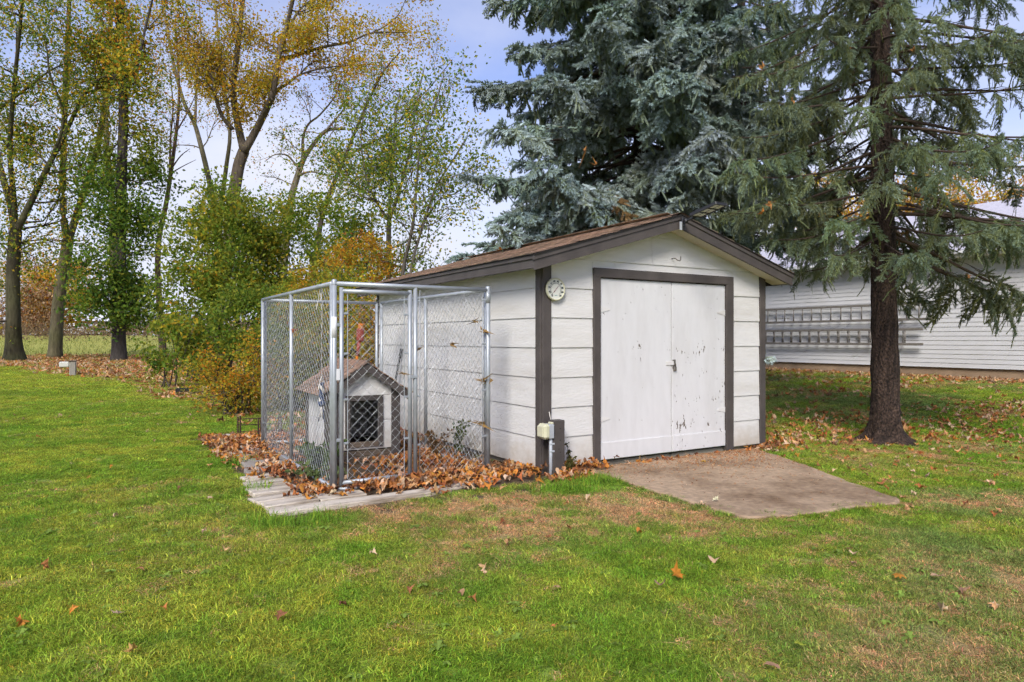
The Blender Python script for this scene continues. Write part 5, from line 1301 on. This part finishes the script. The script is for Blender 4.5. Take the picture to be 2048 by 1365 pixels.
# in and in front of the kennel
n = 7600; a = rg.uniform(-.62, 2.12, n); b = rg.uniform(-.75, 4.0, n)
heap = 1.0 * np.exp(-((a - 1.15) / .62) ** 2 - ((b + .12) / .45) ** 2) + .85 * np.exp(-((a - 1.25) / .4) ** 2 - ((b - 1.0) / 1.0) ** 2) + .95 * np.exp(-((a - .45) / .55) ** 2 - ((b + .15) / .30) ** 2) + .6 * np.exp(-((a + .22) / .22) ** 2 - ((b - .9) / .8) ** 2) + .5 * np.exp(-((a + .35) / .4) ** 2 - ((b - 3.1) / .6) ** 2) + .25 * (b > 1.8) + .5 * np.exp(-((a - 1.9) / .25) ** 2 - ((b + .25) / .3) ** 2)
heap = heap * (.55 + .8 * fbm(a * 2.5, b * 2.5, 12))
front_cut = (b > -.62 + .10 * np.sin(a * 5)) | (a > 1.5)
w0 = KN + np.outer(a, U) + np.outer(b, Vv)
da, db = ((w0[:, 0] + 1.92) * cos(DA) + (w0[:, 1] - 7.20) * sin(DA)), (-(w0[:, 0] + 1.92) * sin(DA) + (w0[:, 1] - 7.20) * cos(DA))
sa_, sb_ = loc_of(w0[:, 0], w0[:, 1], SH)
keep = (rg.uniform(0, 1, n) < heap * 1.1) & front_cut & ~((da > -.03) & (da < .75) & (db > -.06) & (db < 1.08)) & ~((sa_ > -.03) & (sb_ > -.05)) & ~((a < np.where((b > -.35) & (b < .45), -.34, -.12)) & (b < .75) & (rg.uniform(0, 1, n) < .86)) & ~((b < -.28) & (rg.uniform(0, 1, n) < .45 + .5 * (a < .4)))
w0, heap = w0[keep], heap[keep]; n = len(w0)
lz = .040 + np.clip(heap, 0, 1.2) * .050 * rg.uniform(.1, 1, n)
sz = rg.uniform(.07, .135, n)
scatter('fallen_leaves', 'thick drift of orange brown leaves in and before the kennel', 'leaves', LV, np.stack([w0[:, 0], w0[:, 1], lz], 1), np.stack([rg.normal(0, .20, n), rg.normal(0, .20, n), rg.uniform(0, 6.28, n)], 1), sz, rg.integers(0, 6, n), leafcols(n))
# beside the shed front, the doors, the right side
cs = [(SH + U * .28 - Vv * .14, .17, .07, 95, .06), (SH + U * .05 - Vv * .32, .16, .06, 60, .03), (SH + U * .5 - Vv * .13, .1, .06, 40, .03), (SH + U * (W - .15) - Vv * .12, .14, .07, 36, .02), (SH + U * (W + .22) + Vv * .0, .25, .2, 60, .02), (SH + U * (W + .5) + Vv * 1.0, .35, .8, 120, .01), (SH + U * 1.35 - Vv * .13, .35, .03, 26, .01)]
pp = []; hh = []
for c, s1, s2_, k_, hgt in cs:
    q = c + np.outer(rg.normal(0, s1, k_), U) + np.outer(rg.normal(0, s2_, k_), Vv); pp.append(q); hh.append(np.full(k_, hgt))
pp = np.concatenate(pp); hh = np.concatenate(hh); qa, qb = loc_of(pp[:, 0], pp[:, 1], SH); ok = ~((qa > -.02) & (qa < W + .02) & (qb > -.03)); pp, hh = pp[ok], hh[ok]; n = len(pp)
padz = np.where(in_poly(pp[:, 0], pp[:, 1], pad0), .04, .02)
scatter('fallen_leaves', 'orange leaves gathered against the shed front and right side', 'leaves', LV, np.stack([pp[:, 0], pp[:, 1], padz + hh * rg.uniform(.1, 1.6, n)], 1), np.stack([rg.normal(0, .45, n), rg.normal(0, .45, n), rg.uniform(0, 6.28, n)], 1), rg.uniform(.06, .12, n), rg.integers(0, 6, n), leafcols(n))
# crumbs and needles on the pad
n = 6500; c0 = rg.uniform(.5, 3.1, n); e0 = np.abs(rg.exponential(.42, n)); pp = SH + np.outer(c0, U) - np.outer(.04 + e0, Vv); ok = in_poly(pp[:, 0], pp[:, 1], pad0) & (rg.uniform(0, 1, n) < .25 + .75 * sstep(.8, 2.4, c0)); pp = pp[ok]; n = len(pp)
scatter('leaf_crumbs', 'orange leaf crumbs and needles strewn over the pad', 'leaves', LV, np.stack([pp[:, 0], pp[:, 1], np.full(n, .040)], 1), np.stack([rg.normal(0, .3, n), rg.normal(0, .3, n), rg.uniform(0, 6.28, n)], 1), np.stack([rg.uniform(.010, .030, n), rg.uniform(.004, .016, n), rg.uniform(.008, .02, n)], 1), rg.integers(0, 6, n), leafcols(n))
# under the trees, along the garage, across the lawn
def field(n, x0, x1, y0, y1): return rg.uniform(x0, x1, n), rg.uniform(y0, y1, n)
xs, ys, ss = [], [], []
x, y = field(42000, -36, 1, 8, 52); k = litter(x, y) * (.35 + .9 * fbm(x * .5, y * .5, 88)); ok = (rg.uniform(0, 1, len(x)) < k * .9) & (np.abs(x) < .85 * y); xs.append(x[ok]); ys.append(y[ok]); ss.append(np.clip(.11 + .0035 * y[ok], .1, .24))
x, y = field(16000, 2, 16, 8.5, 25); d = -((x - GA[0]) * U[0] + (y - GA[1]) * U[1]); k = np.exp(-(d / 1.3) ** 2) * 1.0 + .34 * (fbm(x * .8, y * .8, 55) > .5) + .08; ok = (rg.uniform(0, 1, len(x)) < k) & (d > .05); xs.append(x[ok]); ys.append(y[ok]); ss.append(np.full(ok.sum(), .125))
x, y = field(3200, -1, 9, 3, 12); k = .055 + .75 * sstep(6.3, 8.2, y) * (x > 2.8) + .25 * np.exp(-((x - 3.5) / .6) ** 2 - ((y - 6.4) / 1.2) ** 2); ok = (rg.uniform(0, 1, len(x)) < k); xs.append(x[ok]); ys.append(y[ok]); ss.append(np.full(ok.sum(), .075))
x, y = field(700, -9, 0, 3, 12); ok = rg.uniform(0, 1, len(x)) < .14; xs.append(x[ok]); ys.append(y[ok]); ss.append(np.full(ok.sum(), .07))
x = np.concatenate(xs); y = np.concatenate(ys); ss = np.concatenate(ss)
a, b = loc_of(x, y, SH); ka, kb = loc_of(x, y, KN); ok = ~((a > -.1) & (a < W + .1) & (b > -.1) & (b < D + .2)) & ~((ka > -.2) & (ka < 1.7) & (kb > -.2) & (kb < 3.2)) & ~in_poly(x, y, pad0)
x, y, ss = x[ok], y[ok], ss[ok]; n = len(x)
scatter('fallen_leaves', 'scattered brown and orange leaves under trees and over lawn', 'leaves', LV, np.stack([x, y, ground_z(x, y) + .035 + .012 * rg.uniform(0, 1, n)], 1), np.stack([rg.normal(0, .3, n), rg.normal(0, .3, n), rg.uniform(0, 6.28, n)], 1), ss * rg.uniform(.7, 1.25, n), rg.integers(0, 6, n), leafcols(n, [.18, .12, .24, .10, .26, .05, .05]))

# leaves one can pick out on the lawn, each its own thing
GL = 'single fallen leaves on the lawn'
for q, (px_, py_, sz, c, lb, z, pt) in enumerate((
    (1351, 1166, .11, (.45, .18, .02), 'bright orange leaf standing in the grass below the pad', .05, .5), (1877, 1168, .105, (.46, .30, .18), 'large tan leaf on the right lawn', .045, .1), (1797, 1165, .085, (.42, .19, .03), 'orange leaf left of the large tan leaf', .045, .1),
    (1923, 1193, .075, (.30, .17, .10), 'brownish pink leaf right of the large tan leaf', .04, .1), (1707, 1139, .07, (.48, .31, .19), 'pale tan leaf on the lawn below the pad corner', .045, .2), (1408, 931, .085, (.55, .32, .02), 'bright yellow leaf lying on the concrete pad', .05, .1),
    (1431, 1012, .075, (.62, .58, .36), 'cream leaf on the near edge of the concrete pad', .06, .6), (1597, 1309, .06, (.32, .36, .04), 'yellow green leaf at the bottom of the right lawn', .045, .1), (1321, 1187, .06, (.30, .18, .13), 'brown oval leaf below the bright orange leaf', .045, .1),
    (1113, 1190, .055, (.42, .27, .13), 'small tan leaf in the middle of the lawn', .045, .1), (558, 1250, .075, (.26, .11, .05), 'curled brown leaf in the lower left grass', .05, .4), (237, 1246, .085, (.45, .33, .20), 'pale curled leaf in the lower left grass', .045, .2),
    (268, 1320, .08, (.48, .29, .09), 'tan leaf near the bottom left corner', .045, .2), (1545, 1352, .06, (.34, .20, .12), 'brown leaf at the bottom edge of the lawn', .045, .2), (280, 1151, .06, (.38, .20, .08), 'small brown leaf on the left lawn', .045, .1), (1700, 1111, .055, (.24, .09, .05), 'dark red leaf just below the concrete pad', .045, .2))):
    o = link('fallen_leaf', leaf_mesh(300 + q, q not in (8, 13), .45, 'fallen_leaf', M_ONELEAF, c), None, (*GP(px_, py_)[:2], z), (pt, .15, q * 1.9)); o.scale = (sz * 1.15,) * 3; tag(o, lb, 'leaf', GL)
# dried leaves caught in the chain link
GK = 'dried leaves caught in the kennel mesh'
for q, (a, b, z, sz, lb) in enumerate(((1.37, -.03, 1.50, .10, 'small dried leaf high on the kennel front mesh near its right post'), (1.475, -.035, 1.40, .13, 'dried leaf cluster high on the right kennel post'), (1.12, -.03, 1.28, .12, 'dried leaf in the middle of the kennel right front mesh'),
    (.78, -.03, 1.24, .08, 'tiny dark leaf beside the kennel middle post'), (1.465, -.035, .94, .11, 'dried leaf low against the right kennel post'), (1.53, -.05, .90, .15, 'large curled dried leaf clinging outside the right kennel post'), (1.47, -.035, .50, .14, 'long dried leaf low on the right kennel post'),
    (-.012, 1.34, 1.42, .12, 'orange leaf caught in the kennel left side mesh'), (.62, -.05, 1.02, .07, 'tiny dark leaf on the gate near its latch side'))):
    p = KN + U * a + Vv * b + A(0, 0, z); c = (.30, .18, .06) if q != 7 else (.42, .13, .04)
    m_ = MB(); r = np.random.default_rng(600 + q)
    o = link('dried_leaf', leaf_mesh(400 + q, 1, 2.4, 'dried_leaf', M_ONELEAF, c), None, p, (pi / 2 + r.normal(0, .3), r.normal(0, .9), UA)); o.scale = (sz * .8, sz * .55, sz); tag(o, lb, 'leaf', GK)
# orange leaves lodged in the spruces
for q, (px_, py_, Z, lb) in enumerate(((1717, 132, 8.2, 'large orange leaf lodged high by the right spruce trunk'), (1585, 200, 7.4, 'tan leaf lodged in the left boughs of the right spruce'), (1540, 408, 7.2, 'pale orange leaf lodged above the shed gable'), (1525, 425, 7.25, 'small orange leaf lodged just above the shed gable'), (1192, 330, 9.6, 'orange leaf on the blue spruce above the shed roof'),
    (1170, 300, 9.7, 'brown leaf on the blue spruce front bough'), (1700, 98, 8.0, 'orange leaf near the top beside the right trunk'), (1829, 100, 8.2, 'tan leaf on an upper right bough'), (1527, 135, 7.5, 'yellow leaf in the boughs between both spruces'), (1000, 500, 10.2, 'reddish leaf low on the blue spruce at roof edge'), (1935, 552, 7.9, 'orange leaf low in the right drooping bough'))):
    o = link('lodged_leaf', leaf_mesh(700 + q, 1, 1.0, 'lodged_leaf', M_ONELEAF, (.46, .22, .07) if q % 3 else (.45, .17, .03)), None, P(px_, py_, Z), (1.0, .3 * (q % 3 - 1), q * 1.3)); o.scale = (.11 if Z < 9 else .12,) * 3; tag(o, lb, 'leaf', 'leaves lodged in the spruce boughs')

# ------------------------------------------------------------------ small plants
def weedplant(name, label, p, n, h, L, seed, col, spread=.05):
    r = np.random.default_rng(seed); t = thing(name, label, 'plant', p); s = MB(); m = MB()
    for k in range(n):
        e = A(r.normal(0, spread), r.normal(0, spread), h * r.uniform(.6, 1.1)); pts = np.array([A(r.normal(0, .015), r.normal(0, .015), 0), e * .5 + A(r.normal(0, .01), 0, 0), e]); s.tube(pts, [.004, .003, .002], 4, False, A(.10, .08, .04))
        for u in np.linspace(.3, 1, 7):
            q = pts[0] * (1 - u) + e * u; kites(m, np.repeat(q[None], 3, 0), L * r.uniform(.7, 1.2, 3), A(*col) * r.uniform(.7, 1.3, (3, 1)), r, up=-.1)
    s.build('stem', M_TWIG, t, True); tag(m.build('foliage', M_LEAF, t), kind='stuff')
g_ = SH + U * .235 - Vv * .10; weedplant('weed_plant', 'slim leafy weed growing beside the brown post', (g_[0], g_[1], 0), 2, .36, .045, 1, (.07, .065, .03), .02)
g_ = SH + U * .17 - Vv * .20; weedplant('weed_plant', 'low yellow green weed at the foot of the post', (g_[0], g_[1], 0), 6, .18, .04, 2, (.13, .12, .03), .05)
g_ = SH - U * .25 + Vv * 1.35; weedplant('weed_plant', 'tall green weed between kennel and shed wall', (g_[0], g_[1], 0), 5, .42, .06, 3, (.10, .13, .03), .06)
g_ = KN + U * .16 + Vv * 1.1; weedplant('weed_plant', 'broad leaved green weed inside the kennel left side', (g_[0], g_[1], 0), 12, .26, .085, 4, (.13, .19, .06), .16)
g_ = KN + U * .12 + Vv * .55; weedplant('weed_plant', 'low pale weed inside the kennel front left', (g_[0], g_[1], 0), 9, .13, .06, 5, (.15, .20, .07), .14)
g_ = KN + U * 1.42 + Vv * 1.0; weedplant('weed_plant', 'dry brown weed beside the dog house', (g_[0], g_[1], 0), 6, .35, .05, 6, (.24, .14, .06), .07)

# ------------------------------------------------------------------ far field: brush, house, vans, fence, tree line
r = np.random.default_rng(31)
n = 16000; bx_ = r.uniform(-78, -6, n); by_ = r.uniform(66, 84, n); bz_ = ground_z(bx_, by_); h = (.5 + 1.5 * fbm(bx_ * .22, by_ * .22, 17)) * r.uniform(0, 1, n) ** .7
m = MB(); kites(m, np.stack([bx_, by_, bz_ + h], 1), r.uniform(.15, .42, n), np.array([(.25, .155, .095), (.31, .22, .12), (.19, .115, .075), (.34, .26, .13)])[r.integers(0, 4, n)] * r.uniform(.7, 1.2, (n, 1)), r, up=-1.2, asp=.3)
tag(m.build('brush', M_LEAF), 'dry tan brush along the far side of the field', 'brush', kind='stuff')
n = 9000; bx_ = r.uniform(-75, 5, n); by_ = r.uniform(47, 68, n); m = MB(); kites(m, np.stack([bx_, by_, ground_z(bx_, by_) + r.uniform(0, .18, n)], 1), r.uniform(.2, .42, n), np.array([(.19, .22, .045), (.26, .25, .07), (.13, .19, .035)])[r.integers(0, 3, n)] * r.uniform(.8, 1.2, (n, 1)), r, up=-2.2, asp=.12)
tag(m.build('field_grass', M_LEAF), 'long yellow green grass of the far field', 'grass', kind='stuff')
n = 15000; bx_ = r.uniform(-170, 170, n); by_ = r.uniform(165, 185, n); h = (2.5 + 5 * fbm(bx_ * .05, by_ * 0 + 3, 19)) * r.uniform(0, 1, n) ** .8
m = MB(); kites(m, np.stack([bx_, by_, 1.7 + h], 1), r.uniform(.6, 1.4, n), np.array([(.13, .09, .07), (.10, .085, .05), (.17, .11, .07), (.08, .09, .045)])[r.integers(0, 4, n)] * r.uniform(.8, 1.2, (n, 1)), r)
tag(m.build('treeline', M_LEAF), 'hazy brown tree line on the horizon', 'trees', kind='stuff')
ho = thing('far_house', 'low brown house with pale roof beyond the far brush', 'house', (P(200, 650, 125)[0], 125, 1.75), .25)
MB().box((0, 0, 1.4), (9, 6, 2.8)).build('wall', mat('brown_house_wall', (.13, .09, .07), .8), ho)
MB().prism([(-5.2, -3.4, 2.75), (-5.2, 3.4, 2.75), (-5.2, 0, 4.1)], (10.4, 0, 0)).build('roof', mat('pale_roof', (.62, .62, .63), .6), ho)
for x_ in (-2.6, 0, 2.6): MB().box((x_, -3.02, 1.6), (1.1, .06, 1.1), .02).build('window', M_PANE, ho)
M_VAN = mat('white_vehicle_paint', (.62, .63, .65), .35, .03, 3, spec=.5); M_GLS = mat('dark_glass', (.03, .035, .04), .15, .1, 3, spec=.6)
for q, (px_, Z, sx, lb) in enumerate(((165, 108, 5.6, 'white van parked left of the far house'), (190, 102, 4.6, 'white car parked before the far house'))):
    v = thing('parked_van' if q == 0 else 'parked_car', lb, 'van' if q == 0 else 'car', (P(px_, 650, Z)[0], Z, 1.76), .15); h_ = 2.0 if q == 0 else 1.45
    MB().prism([(-sx / 2, -.9, .35), (sx / 2, -.9, .35), (sx / 2, -.9, h_ * .52), (sx * .30, -.9, h_ * .58), (sx * .16, -.9, h_), (-sx * .47, -.9, h_), (-sx / 2, -.9, h_ * .6)], (0, 1.8, 0)).build('body', M_VAN, v)
    MB().prism([(sx * .28, -.91, h_ * .60), (sx * .155, -.91, h_ * .93), (-sx * .1, -.91, h_ * .93), (-sx * .1, -.91, h_ * .60)], (0, 1.82, 0)).build('side_window', M_GLS, v)
    for wx in (-.3, .3):
        for wy in (-.82, .82): MB().lathe([(0, -.1), (.33, -.1), (.33, .1), (0, .1)], 14, 'y', (wx * sx, wy, .33)).build('wheel', M_BLACK, v, True)
ff = thing('far_fence', 'thin dark fence line behind the far brush', 'fence', (P(60, 650, 95)[0], 95, 1.75), 0)
for k in range(14): MB().box((-16 + k * 2.5, 0, .95), (.1, .1, 1.9)).build('post', M_STEEL, ff)
for z in (1.85, 1.3, .7): MB().box((.2, -.01, z), (33, .05, .07)).build('rail', M_STEEL, ff)
